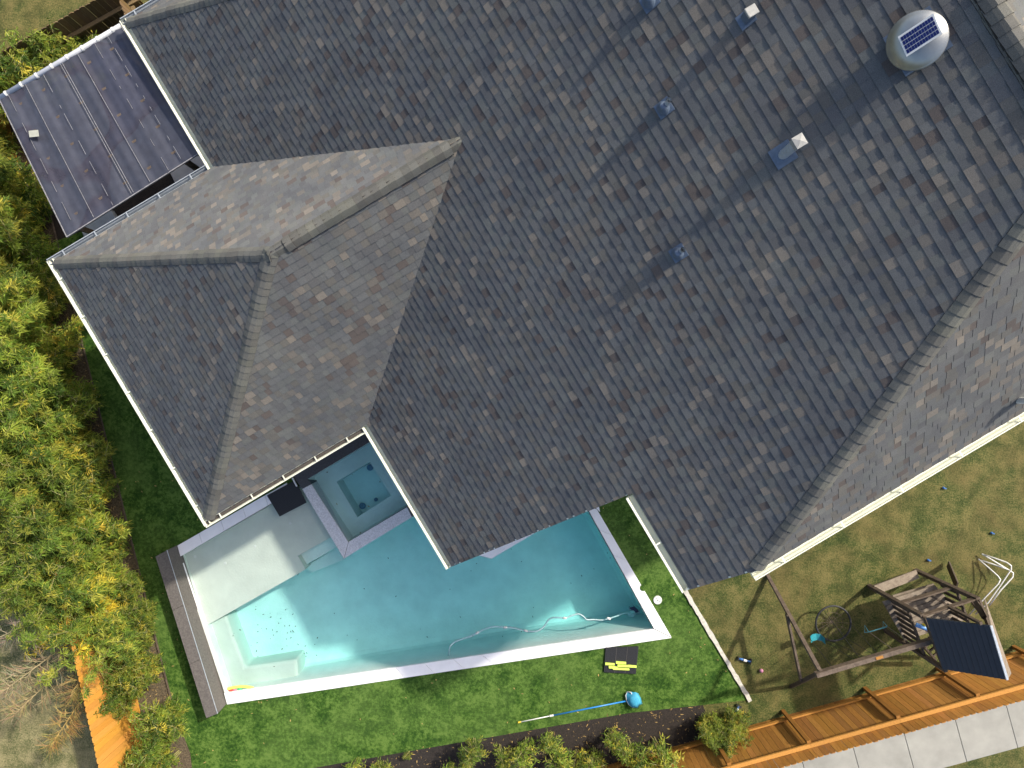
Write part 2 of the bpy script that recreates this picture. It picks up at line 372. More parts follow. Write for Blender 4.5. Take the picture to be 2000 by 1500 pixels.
# ================================================================== POOL
FLOORZ = -1.12
def floorz(p):        # floor deepens towards the house side on the right
    t = max(0, min(1, (p.x + 3.0) / 6.0)); return -1.05 - 0.55 * t
pool = thing('swimming_pool', P(800, 1200, 0), 'irregular turquoise swimming pool with white coping beside the covered patio', 'swimming pool')
wat = PP(WATER)
m = MB(); inner = offset(wat, -0.02); cove = offset(wat, -0.16); n = len(wat)
top = [(p.x, p.y, 0.03) for p in wat]; low = [(p.x, p.y, floorz(p) + 0.16) for p in inner]; mid = [(p.x, p.y, floorz(p) + 0.05) for p in offset(wat, -0.06)]; fl = [(p.x, p.y, floorz(p)) for p in cove]
vs = top + low + mid + fl; fs = []
for i in range(n):
    j = (i + 1) % n
    for k in range(3): fs.append((k * n + i, k * n + j, (k + 1) * n + j, (k + 1) * n + i))
for t in tessellate_polygon([[Vector((p.x, p.y, 0)) for p in cove]]): fs.append(tuple(x + 3 * n for x in t))
m.mesh(vs, fs)
m.build('basin', M_PLASTER, pool)
def solid(name, px, z, mat=M_PLASTER, parent=pool, bev=0.05, zb=-1.7):
    m = MB(); m.prism(PP(px, z), zb, z); o = m.build(name, mat, parent); 
    b = o.modifiers.new('bevel', 'BEVEL'); b.width = bev; b.segments = 3; b.limit_method = 'ANGLE'; return o
solid('tanning_ledge', [(346, 1082), (590, 946), (652, 1046), (582, 1086), (597, 1112), (412, 1217), (392, 1228)], -0.24, mat=M_LEDGE)
solid('step', [(574, 1086), (650, 1042), (664, 1066), (590, 1108)], -0.48)
solid('step', [(592, 1108), (660, 1066), (676, 1092), (608, 1120)], -0.72)
solid('bench', [(386, 1216), (441, 1203), (478, 1303), (580, 1288), (583, 1350), (430, 1364)], -0.42, bev=0.07, mat=M_LEDGE)
# coping (outer px, inner px) at z=0.05
def band(name, quad, mat=M_COPE, z=0.05, parent=pool, joints=0):
    m = MB(); q = PP(quad, z)
    if joints:
        for i in range(joints):
            t0, t1 = i / joints, (i + 1) / joints; g = 0.0045 / max(0.1, (q[1] - q[0]).length)
            a0 = q[0].lerp(q[1], t0 + g); a1 = q[0].lerp(q[1], t1 - g); b1 = q[3].lerp(q[2], t1 - g); b0 = q[3].lerp(q[2], t0 + g)
            m.prism([a0, a1, b1, b0], -0.03, z)
    else: m.prism(q, -0.03, z)
    return m.build(name, mat, parent, bevel=0.004)
band('coping', [(443, 1376), (1312, 1246), (1277, 1229), (437, 1354)], joints=15)
band('coping', [(1312, 1245), (1166, 995), (1144, 987), (1277.5, 1228)], joints=5)
band('coping', [(346, 1066), (560, 943), (566, 962), (352, 1087)], joints=5)
m = MB(); pc = PP([(818, 1001), (853, 1065), (866, 1070), (940, 1086), (960, 1091), (1150, 979), (1172, 1000), (1160, 940), (955, 1062), (880, 1045), (838, 985)], 0.05)
m.prism(pc, -0.03, 0.05); m.build('coping', M_COPE, pool)
m = MB(); m.prism(PP([(587, 944), (597, 952), (592, 957), (586, 950)], .05), -.03, .05); m.build('coping', M_COPE, pool)
# thin white waterline ledge under the stone wall
band('waterline_tile', [(346, 1068), (441, 1356), (445, 1355), (352, 1086)], M_COPE, 0.03)
def drain(px, py, z, r, parent, mat=M_DRAIN):
    c = P(px, py, z); m = MB(); m.lathe(c, [(r, 0), (r, .02), (r * .82, .035), (r * .78, .02), (r * .3, .03), (r * .25, .045), (0.0001, .045)], 28); m.build('drain_cover', mat, parent, smooth=False)
drain(1107, 1079, -1.57, .13, pool); drain(1145, 1141, -1.55, .12, pool)
for (x, y) in ((440, 1100), (498, 1067), (567, 1022), (381, 1087)):
    m = MB(); m.lathe(P(x, y, -.235), [(.035, 0), (.035, .01), (0.0001, .012)], 12); m.build('bubbler', M_WHITE, pool)
def water(name, poly, z, mat, parent=None):
    m = MB(); m.prism(offset(poly, 0.03), -2.4, z); o = m.build(name, mat); return o
o = water('pool_water', wat, -0.06, M_WATER); o['kind'] = 'structure'

# spa
spa = thing('spa', P(700, 965, 0), 'small square raised spa with speckled pale rim tucked under the roof corner', 'spa')
sp = PP(SPA, 0.12)
m = MB(); ins = offset(sp, 0)
def ring(z, d): return [(p.x, p.y, z) for p in offset(sp, d)]
fl_in = PP([(657, 941), (722, 902), (764, 968), (698, 1010)], -0.42)
vs = ring(.10, 0) + ring(-.42, -.015) + [tuple(p) for p in fl_in] + [(p.x * .985 + fl_in[0].x * .0, p.y, -0.85) for p in fl_in]
fs = []
for k in range(3):
    for i in range(4):
        j = (i + 1) % 4; fs.append((k * 4 + i, k * 4 + j, (k + 1) * 4 + j, (k + 1) * 4 + i))
fs.append((12, 13, 14, 15)); m.mesh(vs, fs); m.build('basin', M_PLASTER, spa)
def quadp(name, px, mat, z=0.12, zb=-0.6, parent=spa, bev=0.006):
    m = MB(); m.prism(PP(px, z), zb, z); return m.build(name, mat, parent, bevel=bev)
quadp('rim', [(590, 955), (671.5, 1091), (680, 1059), (608, 946)], M_SPECK)
quadp('rim', [(672.5, 1090.5), (804.5, 1010), (795, 990.5), (680.7, 1058.5)], M_SPECK)
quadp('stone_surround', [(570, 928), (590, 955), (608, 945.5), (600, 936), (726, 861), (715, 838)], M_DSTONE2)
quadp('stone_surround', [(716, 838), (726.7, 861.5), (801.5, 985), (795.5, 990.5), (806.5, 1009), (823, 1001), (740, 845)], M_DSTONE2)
o = water('spa_water', sp, 0.07, M_SPAW); o['kind'] = 'structure'
for (x, y, r) in ((723, 913, .085), (708, 988, .085), (734.5, 975.5, .05)): drain(x, y, -.83, r, spa)

# raised stone wall at the left end
wallT = thing('stone_wall', P(390, 1230, 0), 'low dark grey stone spill wall closing the left end of the pool', 'wall')
zt = 0.56
base_in = [P(346, 1065, 0.03), P(442, 1375, 0.03)]
top_in = [P(324.5, 1076, zt), P(427, 1399, zt)]; top_out = [P(303.5, 1087, zt), P(403, 1403, zt)]
m = MB(); ti = [Vector((b.x, b.y, 0)) for b in base_in]; to_ = [Vector((b.x, b.y, 0)) for b in top_out]
m.prism([ti[0], ti[1], to_[1], to_[0]], -0.1, zt - 0.04); m.build('wall_face', M_DSTONE, wallT)
m = MB()
K = 3
for i in range(K):
    g = 0.0005; q = [ti[0].lerp(ti[1], i / K + g), ti[0].lerp(ti[1], (i + 1) / K - g), to_[0].lerp(to_[1], (i + 1) / K - g), to_[0].lerp(to_[1], i / K + g)]
    m.prism(q, zt - 0.038, zt)
m.build('cap_stone', M_DSTONE, wallT, bevel=0.006)
m = MB(); m.beam(Vector((ti[0].x, ti[0].y, zt - .002)), Vector((ti[1].x, ti[1].y, zt - .002)), .012, .012); m.build('cap_edge', M_METAL, wallT)

# ================================================================== HOUSE
house = thing('house', H(-2, 3, 0), 'large house with grey shingled hipped roof and cream gutters', 'house')
HP = [  # shingle granule blends (albedo)
    ((0.106, 0.110, 0.112), 34), ((0.098, 0.100, 0.103), 26), ((0.112, 0.117, 0.114), 16), ((0.112, 0.109, 0.101), 14), ((0.094, 0.081, 0.075), 7), ((0.168, 0.151, 0.130), 7), ((0.132, 0.122, 0.110), 8)]
_pal = [c for c, w in HP for _ in range(w)]
def clip(poly, clipper):
    out = poly; n = len(clipper)
    for i in range(n):
        ax, ay = clipper[i]; bx, by = clipper[(i + 1) % n]; ex, ey = bx - ax, by - ay
        res = []; m_ = len(out)
        for k in range(m_):
            p, q = out[k], out[(k + 1) % m_]
            sp_ = ex * (p[1] - ay) - ey * (p[0] - ax); sq = ex * (q[1] - ay) - ey * (q[0] - ax)
            if sp_ >= 0: res.append(p)
            if (sp_ >= 0) != (sq >= 0):
                t = sp_ / (sp_ - sq); res.append((p[0] + (q[0] - p[0]) * t, p[1] + (q[1] - p[1]) * t))
        out = res
        if len(out) < 3: return []
    return out
def slope_face(name, ea, org, poly3s, seed, mat=M_SH, tone=1.0, b_start=None):
    "shingled slope: ea = row direction (horizontal), poly3s = convex outlines in one plane"
    rr = random.Random(seed)
    p0, p1, p2 = poly3s[0][0], poly3s[0][1], poly3s[0][2]
    nrm = (p1 - p0).cross(p2 - p0).normalized()
    if nrm.z < 0: nrm = -nrm
    ea = (ea - nrm * ea.dot(nrm)).normalized(); eb = nrm.cross(ea)
    if eb.z < 0: eb = -eb; 
    m = MB(); EXP = 0.143
    for poly in poly3s:
        P2 = [((p - org).dot(ea), (p - org).dot(eb)) for p in poly]
        ar = sum(P2[i][0] * P2[(i + 1) % len(P2)][1] - P2[(i + 1) % len(P2)][0] * P2[i][1] for i in range(len(P2)))
        if ar < 0: P2.reverse()
        amin = min(p[0] for p in P2); amax = max(p[0] for p in P2); bmin = min(p[1] for p in P2); bmax = max(p[1] for p in P2)
        base = [org + ea * a + eb * b - nrm * 0.012 for a, b in P2]; m.poly(base, (0.1, 0.1, 0.1))
        k0 = int(math.floor(bmin / EXP + 1e-4)); k1 = int(math.ceil(bmax / EXP))
        for k in range(k0, k1):
            b0 = k * EXP; b1 = b0 + EXP + 0.012
            wr = random.Random(seed * 7919 + k)
            a = -30.0 + wr.uniform(0, 0.3); thick = wr.random() < .5; bj = 0.0
            while a < amax:
                w = wr.uniform(0.09, 0.15) if thick else wr.uniform(0.10, 0.19)
                a0, a1 = a, a + w; a = a1; thick = not thick
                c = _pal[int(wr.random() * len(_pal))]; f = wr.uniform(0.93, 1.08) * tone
                if a1 < amin: continue
                hb = 0.0165 if thick else 0.0130
                cl = clip([(a0, b0 + bj), (a1, b0 + bj), (a1, b1), (a0, b1)], P2)
                if not cl: continue
                col = (c[0] * f, c[1] * f, c[2] * f)
                ht = [hb - 0.0090 * max(0, (bb - b0)) / (EXP + 0.012) for _, bb in cl]
                tv = [org + ea * p[0] + eb * p[1] + nrm * h for p, h in zip(cl, ht)]
                bv = [org + ea * p[0] + eb * p[1] - nrm * 0.003 for p in cl]
                nn = len(cl); fs = [tuple(range(nn))]
                m.mesh(tv, fs, col)
                m.mesh(tv + bv, [(i, (i + 1) % nn, (i + 1) % nn + nn, i + nn) for i in range(nn)], (col[0] * .38, col[1] * .38, col[2] * .40))
    return m.build(name, mat, house)
def plane_pts(lst): return [H(*p) for p in lst]

VR, VB, UAB, UCD = 6.32, 0.767, 2.50, 4.30
ZR = zmain(VR); ZD = zmain(1.742)
UT, VT, ZT = -3.68, 1.283, zmain(1.283)
U1, U2, VEB = -6.73, -0.79, -6.567
P0 = (-10.10, VE, ZE); TOPH = (-10.10 + 9.2 * 0.75, VR, ZR)
DP = (UCD, 1.742, ZD); HT = (1.0, VR, ZR)
# main slope in two convex pieces
A_ = H(UAB, VE, ZE)
def Mz(U, V): return (U, V, zmain(V))
tU = lambda V: -10.10 + (V - VE) * 0.75
piece1 = plane_pts([P0, Mz(UAB, VE), Mz(UAB, VB), Mz(tU(VB), VB)])
piece2 = plane_pts([Mz(tU(VB), VB), Mz(UCD, VB), DP, HT, TOPH])
slope_face('roof_slope', EU, H(0, VE, ZE), [piece1, piece2], 11)
# right hip slope (faces +U)
VFAR = VR + (VR - 1.742)
slope_face('roof_slope', EV, H(UCD, 1.742, ZD), [plane_pts([DP, (UCD, VFAR, ZD), HT])], 22)
# back slope (beyond the ridge), end slope facing -U
slope_face('roof_slope', -EU, H(0, VR, ZR), [plane_pts([TOPH, HT, (UCD, VFAR, ZD), (-10.1, 2 * VR - VE, ZE)])], 33)
slope_face('roof_slope', EV, H(*P0), [plane_pts([P0, TOPH, (-10.1, 2 * VR - VE, ZE)])], 44)
# wing: two sides and hipped end
VRG = -2.187
RG = (UT, VRG, ZT); T_ = (UT, VT, ZT)
slope_face('roof_slope', EV, H(U1, VEB, ZE), [plane_pts([(U1, VEB, ZE), RG, T_, (U1, VE, ZE)])], 55, tone=1.18)  # tone lightens this side's shingle colour to paint in stronger sunlight
slope_face('roof_slope', EV, H(U2, VEB, ZE), [plane_pts([(U2, VEB, ZE), (U2, VE, ZE), T_, RG])], 66)
slope_face('roof_slope', EU, H(U1, VEB, ZE), [plane_pts([(U1, VEB, ZE), (U2, VEB, ZE), RG])], 77)

def face_n(a, b, c):
    n = (b - a).cross(c - a).normalized(); return n if n.z > 0 else -n
def caps(a, b, n1, n2, w=0.135, seed=1, name='ridge_cap', lift=0.010):
    "overlapping cap shingles from a (low end) to b; n1, n2 = normals of the faces on either side"
    rr = random.Random(seed); a = Vector(a); b = Vector(b); L = (b - a).length; d = (b - a) / L
    d1 = d.cross(n1).normalized(); d2 = d.cross(n2).normalized()
    if d1.z > 0: d1 = -d1
    if d2.z > 0: d2 = -d2
    if d1.dot(d2) > 0.995: d2 = -d1
    up = (n1 + n2).normalized(); m = MB(); k = 0; E = 0.143
    prof = [(d1 * w, n1 * .012), (d1 * w * .55, n1 * .022), (d1 * w * .22, n1 * .028 - up * .004), (d2 * w * .22, n2 * .028 - up * .004), (d2 * w * .55, n2 * .022), (d2 * w, n2 * .012)]
    while k * E < L:
        c = _pal[int(rr.random() * 76)]; f = rr.uniform(0.92, 1.15); c = (c[0] * f * 1.08, c[1] * f * 1.04, c[2] * f * .92)
        s0 = k * E; s1 = min(L, s0 + E + .05)
        def row(s, h): return [a + d * s + o + l + up * h for o, l in prof]
        wj = rr.uniform(-.006, .006)
        r0 = [p + d1 * wj for p in row(s0, lift)]; r1 = [p + d1 * wj for p in row(s1, 0.0)]; rb = [p - up * 0.035 for p in r0]
        nn = 6; fs = [(i, i + 1, nn + i + 1, nn + i) for i in range(nn - 1)] + [(2 * nn + i, 2 * nn + i + 1, i + 1, i) for i in range(nn - 1)]
        m.mesh(r0 + r1, fs[:nn - 1], c); m.mesh(r0 + r1 + rb, fs[nn - 1:] + [(2 * nn, 0, nn), (nn - 1, 3 * nn - 1, 2 * nn - 1)], (.03, .03, .03)); k += 1
    return m.build(name, M_SH, house)
nM = face_n(*piece1[:3]); nR = face_n(H(*DP), H(UCD, VFAR, ZD), H(*HT)); nBk = face_n(H(*TOPH), H(*HT), H(UCD, VFAR, ZD))
nTop = face_n(H(*P0), H(*TOPH), H(-10.1, 2 * VR - VE, ZE))
nW1 = face_n(H(U1, VEB, ZE), H(*RG), H(*T_)); nW2 = face_n(H(U2, VEB, ZE), H(U2, VE, ZE), H(*T_)); nW3 = face_n(H(U1, VEB, ZE), H(U2, VEB, ZE), H(*RG))
caps(H(*DP), H(*HT), nM, nR, seed=1)
caps(H(*P0), H(*TOPH), nM, nTop, seed=2)
caps(H(*HT), H(*TOPH), nM, nBk, seed=3, w=.17)
caps(H(U1, VEB, ZE), H(*RG), nW1, nW3, seed=4)
caps(H(U2, VEB, ZE), H(*RG), nW2, nW3, seed=5)
caps(H(*T_) + EV * .05, H(*RG) - EV * .06, nW1, nW2, seed=6, lift=.016)
# thicker vent ridge along the wing and the main ridge
def ridge_vent(a, b, n1, n2, seed):
    a = a + UP * .035; b = b + UP * .035
    m = MB(); d = (b - a).normalized(); d1 = d.cross(n1).normalized(); d2 = d.cross(n2).normalized()
    if d1.z > 0: d1 = -d1
    if d2.z > 0: d2 = -d2
    w = .155; vs = []
    for p in (a, b): vs += [p + d1 * w, p + UP * .0, p + d2 * w, p + d1 * w - n1 * .035, p + d2 * w - n2 * .04]
    m.mesh(vs, [(0, 1, 6, 5), (1, 2, 7, 6), (0, 5, 8, 3), (2, 4, 9, 7), (0, 3, 4, 2, 1), (5, 6, 7, 9, 8)], (.03, .03, .03)); m.build('ridge_vent', M_SH, house)
    caps(a, b, n1, n2, w=.165, seed=seed, lift=.022)
ridge_vent(H(*T_) - EV * .22, H(*RG) + EV * .25, nW1, nW2, 8)
ridge_vent(H(1.0, VR, ZR) - EU * .5, H(-1.05, VR, ZR), nM, nBk, 9)

# gutters with straps
GP = [(0, 0), (0, -.12), (.085, -.12), (.10, -.06), (.125, -.035), (.125, .004), (.108, .004), (.108, -.03), (.085, -.055), (.072, -.108), (.006, -.108), (.006, 0)]
def gutter(a, b, out, mat=M_TRIM, debris=False, straps=True, ext=(0, 0), label=None, spc=.62):
    a = Vector(a); b = Vector(b); d = (b - a).normalized(); a = a - d * ext[0]; b = b + d * ext[1]; dn = UP * -.02
    m = MB(); n = len(GP); vs = [p + out * (x + .012) + UP * z + dn for p in (a, b) for x, z in GP]
    fs = [(i, (i + 1) % n, (i + 1) % n + n, i + n) for i in range(n)]
    m.mesh(vs, fs)
    for k, p in ((0, a), (n, b)):
        m.poly([p + out * .012 + dn, p + out * .137 + dn, p + out * .12 - UP * .08 + dn, p + out * .097 - UP * .12 + dn, p + out * .012 - UP * .12 + dn])
    g = m.build('gutter', mat, house)
    if label: g['label'] = label
    if debris:
        m = MB(); c = (a + b) / 2 + out * .05 + dn - UP * .07; m.box(c, (b - a) / 2 * .998, out * .032, UP * .02); q = m.build('leaf_debris', M_DEBRIS, g); q.matrix_parent_inverse = Matrix.Identity(4); q.parent = g
    if straps:
        L = (b - a).length; k = int(L / spc)
        for i in range(k):
            p = a + d * (L * (i + .5) / k) + out * .07 + dn + UP * .0045
            m = MB(); m.box(p, d * .012, out * .066, UP * .004); s_ = m.build('strap', mat, g); s_.matrix_parent_inverse = Matrix.Identity(4)
    return g
gutter(H(-10.1, VE, ZE), H(U1 + .0, VE, ZE), -EV, ext=(.1, 0), straps=False)
gutter(H(U1, VE - .13, ZE), H(U1, VEB, ZE), -EU, mat=M_TRIM2, ext=(0, .12), spc=.62)
gutter(H(U1, VEB, ZE), H(U2, VEB, ZE), -EV, mat=M_TRIM, ext=(.1, .1), spc=.85)
gutter(H(U2, VEB, ZE), H(U2, VE - .13, ZE), EU, debris=True, ext=(.12, 0), spc=.62)
gutter(H(U2, VE, ZE), H(UAB, VE, ZE), -EV, straps=False)
gutter(H(UAB + .03, VB, zmain(VB)), H(UCD, VB, zmain(VB)), -EV, mat=M_TRIM, spc=.9)
gutter(H(UCD, 1.742, ZD), H(UCD, VFAR, ZD), EU, ext=(.1, .1), spc=.95)
gutter(H(-10.1, VE, ZE), H(-10.1, 2 * VR - VE, ZE), -EU, mat=M_TRIM2, ext=(.1, .1), spc=.62)
# fascia boards
m = MB()
def fas(a, b, out): 
    a = Vector(a) - UP * .115 + out * -.015; b = Vector(b) - UP * .115 + out * -.015; m.beam(a, b, .025, .2)
fas(H(-10.1, VE, ZE), H(U1, VE, ZE), -EV); fas(H(U1, VE, ZE), H(U1, VEB, ZE), -EU); fas(H(U1, VEB, ZE), H(U2, VEB, ZE), -EV)
fas(H(U2, VEB, ZE), H(U2, VE, ZE), EU); fas(H(U2, VE, ZE), H(UAB, VE, ZE), -EV); fas(H(UAB, VE, ZE), H(UAB, VB, zmain(VB)), EU)
fas(H(UAB, VB, zmain(VB)), H(UCD, VB, zmain(VB)), -EV); fas(H(UCD, VB, zmain(VB)), H(*DP), EU); fas(H(*DP), H(UCD, VFAR, ZD), EU); fas(H(-10.1, VE, ZE), H(-10.1, 2 * VR - VE, ZE), -EU)
m.build('fascia', M_TRIM, house)
# soffits and walls
m = MB()
m.prism([H(U1 + .04, VEB + .04), H(U2 - .04, VEB + .04), H(U2 - .04, VE), H(U1 + .04, VE)], ZE - .24, ZE - .22)
m.prism([H(-10.05, VE + .04), H(UAB - .04, VE + .04), H(UAB - .04, 1.2), H(-10.05, 1.2)], ZE - .262, ZE - .245)
m.prism([H(UAB, VB + .04), H(UCD - .04, VB + .04), H(UCD - .04, VFAR), H(UAB, VFAR)], zmain(VB) - .24, zmain(VB) - .22)
m.build('soffit', M_TRIM, house)
def wall(pts, z1): 
    m = MB(); m.prism([H(*p) for p in pts], -0.1, z1); m.build('wall', M_WALL, house)
wall([(-5, 1.21), (3.85, 1.21), (3.85, 11.4), (-5, 11.4)], 5.6)
wall([(-9.65, -2.42), (-5.01, -2.42), (-5.01, 15), (-9.65, 15)], 3.53)
wall([(-5.0, -2.4), (-.35, -2.4), (-.35, 1.2), (-5.0, 1.2)], 3.53)
wall([(-6.28, -6.1), (-1.25, -6.1), (-1.25, -2.43), (-6.28, -2.43)], 3.55)
m = MB()
vs = [H(U, V, z) for U in (2.36, 2.46) for V, z in ((-2.8, 3.55), (VB + .4, 3.55), (VB + .4, zmain(VB + .4) - .05), (-2.8, zmain(-2.8) - .05))]
m.mesh(vs, [(0, 1, 2, 3), (7, 6, 5, 4), (0, 4, 5, 1), (1, 5, 6, 2), (2, 6, 7, 3), (3, 7, 4, 0)]); m.build('gable_panel', M_WALL, house)
m = MB(); m.prism([H(U, V) for U, V in ((2.05, -2.6), (2.33, -2.6), (2.33, -2.32), (2.05, -2.32))], 0, 3.54); m.build('patio_column', M_TRIM, house, bevel=.01)
# downspouts
m = MB(); a = H(UAB + .2, VB - .07, zmain(VB) - .14); m.tube([a, a - UP * .25, a - UP * .6 + EV * .35, a - UP * 1.2 + EV * .42, H(UAB + .2, VB + .35, .15)], .04, 8); m.build('downspout', M_TRIM, house)
m = MB(); a = H(U2 - .05, VEB - .0, ZE - .14) + EV * .3; m.tube([a, a - UP * .3 - EU * .3, H(U2 - .4, VEB + .4, .1)], .04, 8); m.build('downspout', M_TRIM, house)

# --- roof fittings
AXM = (EU, nM.cross(EU).normalized() * -1, nM)
def flash(name, c, w, l, mat=M_LEAD, parent=house, th=.018):
    m = MB(); ev = nM.cross(EU).normalized(); ev = ev if ev.z > 0 else -ev
    m.box(c + nM * .018, EU * w / 2, ev * l / 2, nM * th / 2); o = m.build(name, mat, parent); return o
def pipe_vent(px, py, h, r=.035, name='plumbing_vent', w=.20):
    c = PM(px, py, 0); m = MB(); m.tube([c - UP * .02, c + UP * h], r, 12, cap=False); m.tube([c + UP * (h - .002), c + UP * .05], r * .7, 12, cap=False)
    v = m.build(name, M_METAL, house)
    f = flash('flashing', c, w, w * 1.1, parent=v); f.matrix_parent_inverse = Matrix.Identity(4)
    m = MB(); m.lathe(c + nM * .02, [(.10, 0), (.085, .03), (r + .015, .13), (r + .002, .15)], 16, (EU, EV, (nM + UP).normalized())); q = m.build('boot', M_LEAD, v, smooth=True); q.matrix_parent_inverse = Matrix.Identity(4)
    return v
pipe_vent(1298, 211, .26); pipe_vent(1326, 494, .24); pipe_vent(1270, 3, .26)
# flue with square cap
c = PM(1530, 302); m = MB(); m.tube([c - UP * .05, c + UP * .40], .062, 16); fl_ = m.build('flue', M_METAL, house)
f = flash('flashing', c, .26, .27, parent=fl_); f.matrix_parent_inverse = Matrix.Identity(4)
m = MB(); k = c + UP * .45; m.box(k, EU * .062, EV * .062, UP * .05); m.mesh([k + EU * .072 + EV * .072 + UP * .05, k - EU * .072 + EV * .072 + UP * .05, k - EU * .072 - EV * .072 + UP * .05, k + EU * .072 - EV * .072 + UP * .05, k + UP * .075], [(0, 1, 4), (1, 2, 4), (2, 3, 4), (3, 0, 4), (3, 2, 1, 0)]); q = m.build('flue_cap', M_CAP, fl_); q.matrix_parent_inverse = Matrix.Identity(4)
# box vent
c = PM(1458, 37); ev = nM.cross(EU).normalized(); ev = ev if ev.z > 0 else -ev
m = MB(); m.box(c + UP * .08, EU * .055, EV * .055, UP * .08); bx_ = m.build('exhaust_vent', M_LEAD, house)
f = flash('flashing', c, .18, .20, parent=bx_); f.matrix_parent_inverse = Matrix.Identity(4)
m = MB(); m.box(c + UP * .18, EU * .062, EV * .072, UP * .02); q = m.build('vent_cap', M_CAP, bx_, bevel=.01); q.matrix_parent_inverse = Matrix.Identity(4)
# vent on the right hip slope
def PR(px, py, h=0):
    "ray hit with the right hip slope"
    o = Vector((0, 0, CAMZ)); d = P(px, py, 0) - o; t = (H(*DP) - o).dot(nR) / d.dot(nR); return o + d * t
c = PR(1988, 782); m = MB(); m.tube([c, c + UP * .3], .05, 12); m.lathe(c + UP * .3, [(.09, 0), (.09, .03), (.04, .08), (.0001, .09)], 16); v = m.build('plumbing_vent', M_WHITE, house, smooth=False)
# solar attic fan
c = PM(1792, 82); fx, fy = EU, ev
m = MB(); m.lathe(c, [(.20, .0), (.20, .13), (.25, .15)], 32, (fx, fy, nM)); fan = m.build('attic_fan', M_LEAD, house, smooth=True)
m = MB(); cd = c + nM * .15
prof = [(r_ * .85, h_) for r_, h_ in ((.345, -.02), (.352, -.012), (.352, .0), (.335, .008), (.325, .016), (.30, .04), (.24, .075), (.16, .10), (.08, .112), (.0001, .115))]
m.lathe(cd, prof, 48, (fx, fy, nM)); m.lathe(cd, [(.0001, -.018), (.29, -.02)], 48, (fx, fy, nM)); q = m.build('dome', M_DOME, fan, smooth=True); q.matrix_parent_inverse = Matrix.Identity(4)
f = flash('flashing', c, .50, .50, parent=fan, th=.016); f.matrix_parent_inverse = Matrix.Identity(4)
# panel on the dome
pc_ = cd + nM * .155; o_ = Vector((0, 0, CAMZ))
def onp(px, py):
    d = P(px, py, 0) - o_; t = (pc_ - o_).dot(nM) / d.dot(nM); return o_ + d * t
q4 = [onp(1753, 72), onp(1823, 26), onp(1840, 66), onp(1771, 111)]
px_ = ((q4[1] - q4[0]) + (q4[2] - q4[3])) / 2; py_ = ((q4[3] - q4[0]) + (q4[2] - q4[1])) / 2; cc = (q4[0] + q4[1] + q4[2] + q4[3]) / 4
m = MB(); m.box(cc - nM * .01, px_ / 2, py_ / 2, nM * .012)
fr = m.build('panel_frame', M_WHITE, fan); fr.matrix_parent_inverse = Matrix.Identity(4); fr.name = 'panel_frame'
m = MB(); nx, ny = 12, 4
for i in range(nx):
    for j in range(ny):
        a0 = -0.455 + 0.91 * i / nx + .004; a1 = -0.455 + .91 * (i + 1) / nx - .004; b0 = -.42 + .84 * j / ny + .012; b1 = -.42 + .84 * (j + 1) / ny - .012
        m.poly([cc + px_ * a0 + py_ * b0 + nM * .0045, cc + px_ * a0 + py_ * b1 + nM * .0045, cc + px_ * a1 + py_ * b1 + nM * .0045, cc + px_ * a1 + py_ * b0 + nM * .0045])
q = m.build('solar_cells', M_CELL, fan); q.matrix_parent_inverse = Matrix.Identity(4)
for s_ in (-1, 1):
    m = MB(); a = cc + px_ * .3 * s_; m.beam(a - nM * .02, a - nM * .10, .03, .03); q = m.build('panel_bracket', M_METAL, fan); q.matrix_parent_inverse = Matrix.Identity(4)

# ================================================================== PERGOLA COVER
def cover_mat():
    m, nt, lk, bs = newmat('bronze_polycarbonate')
    tc = nt.new('ShaderNodeTexCoord'); n1 = noise(nt, lk, 0.8, 0.6, 0.3, tc.outputs['Object'], .5); r1 = ramp(nt, [(0.53, (0.050, 0.053, 0.070)), (0.55, (0.040, 0.037, 0.050)), (.64, (.046, .048, .068))]); lk.new(n1.outputs['Fac'], r1.inputs[0])
    n2 = noise(nt, lk, 5, 5, 0.6, tc.outputs['Object']); r2 = ramp(nt, [(.3, (.85,) * 3), (.7, (1.2,) * 3)]); lk.new(n2.outputs['Fac'], r2.inputs[0])
    mx = N(nt, 'ShaderNodeMix', data_type='RGBA', blend_type='MULTIPLY'); mx.inputs[0].default_value = 1; lk.new(r1.outputs[0], mx.inputs[6]); lk.new(r2.outputs[0], mx.inputs[7])
    lk.new(mx.outputs[2], bs.inputs['Base Color']); bs.inputs['Roughness'].default_value = .22; bs.inputs['Alpha'].default_value = .93
    return m
M_COVER = cover_mat()
M_PALEG = simple('pale_grey_gutter', (0.40, 0.42, 0.46), 0.5, 0.08, 12)
M_BAR = simple('dusty_glazing_bar', (0.20, 0.20, 0.21), 0.7, 0.4, 30)
pq = [P(-2, 192, 3.45), P(236, 50, 3.45), P(389, 300, 3.60), P(131, 463, 3.60)]      # A B C D
per = thing('patio_cover', (pq[0] + pq[2]) / 2 * 1.0 - UP * 2.9, 'dark bronze translucent patio cover with white front gutter between house and bamboo', 'patio cover')
nP = (pq[1] - pq[0]).cross(pq[3] - pq[0]).normalized(); nP = nP if nP.z > 0 else -nP
m = MB(); NX, NY = 66, 10
g = []
for j in range(NY + 1):
    for i in range(NX + 1):
        s_, t_ = i / NX, j / NY
        p = pq[0].lerp(pq[1], s_).lerp(pq[3].lerp(pq[2], s_), t_)
        g.append(p + nP * (.018 * math.sin(s_ * 2 * math.pi * 5.5) + .006 * math.sin(s_ * 2 * math.pi * 16)) - UP * .0)
m.mesh(g, [(j * (NX + 1) + i, j * (NX + 1) + i + 1, (j + 1) * (NX + 1) + i + 1, (j + 1) * (NX + 1) + i) for j in range(NY) for i in range(NX)])
m.build('roof_sheet', M_COVER, per, smooth=True)
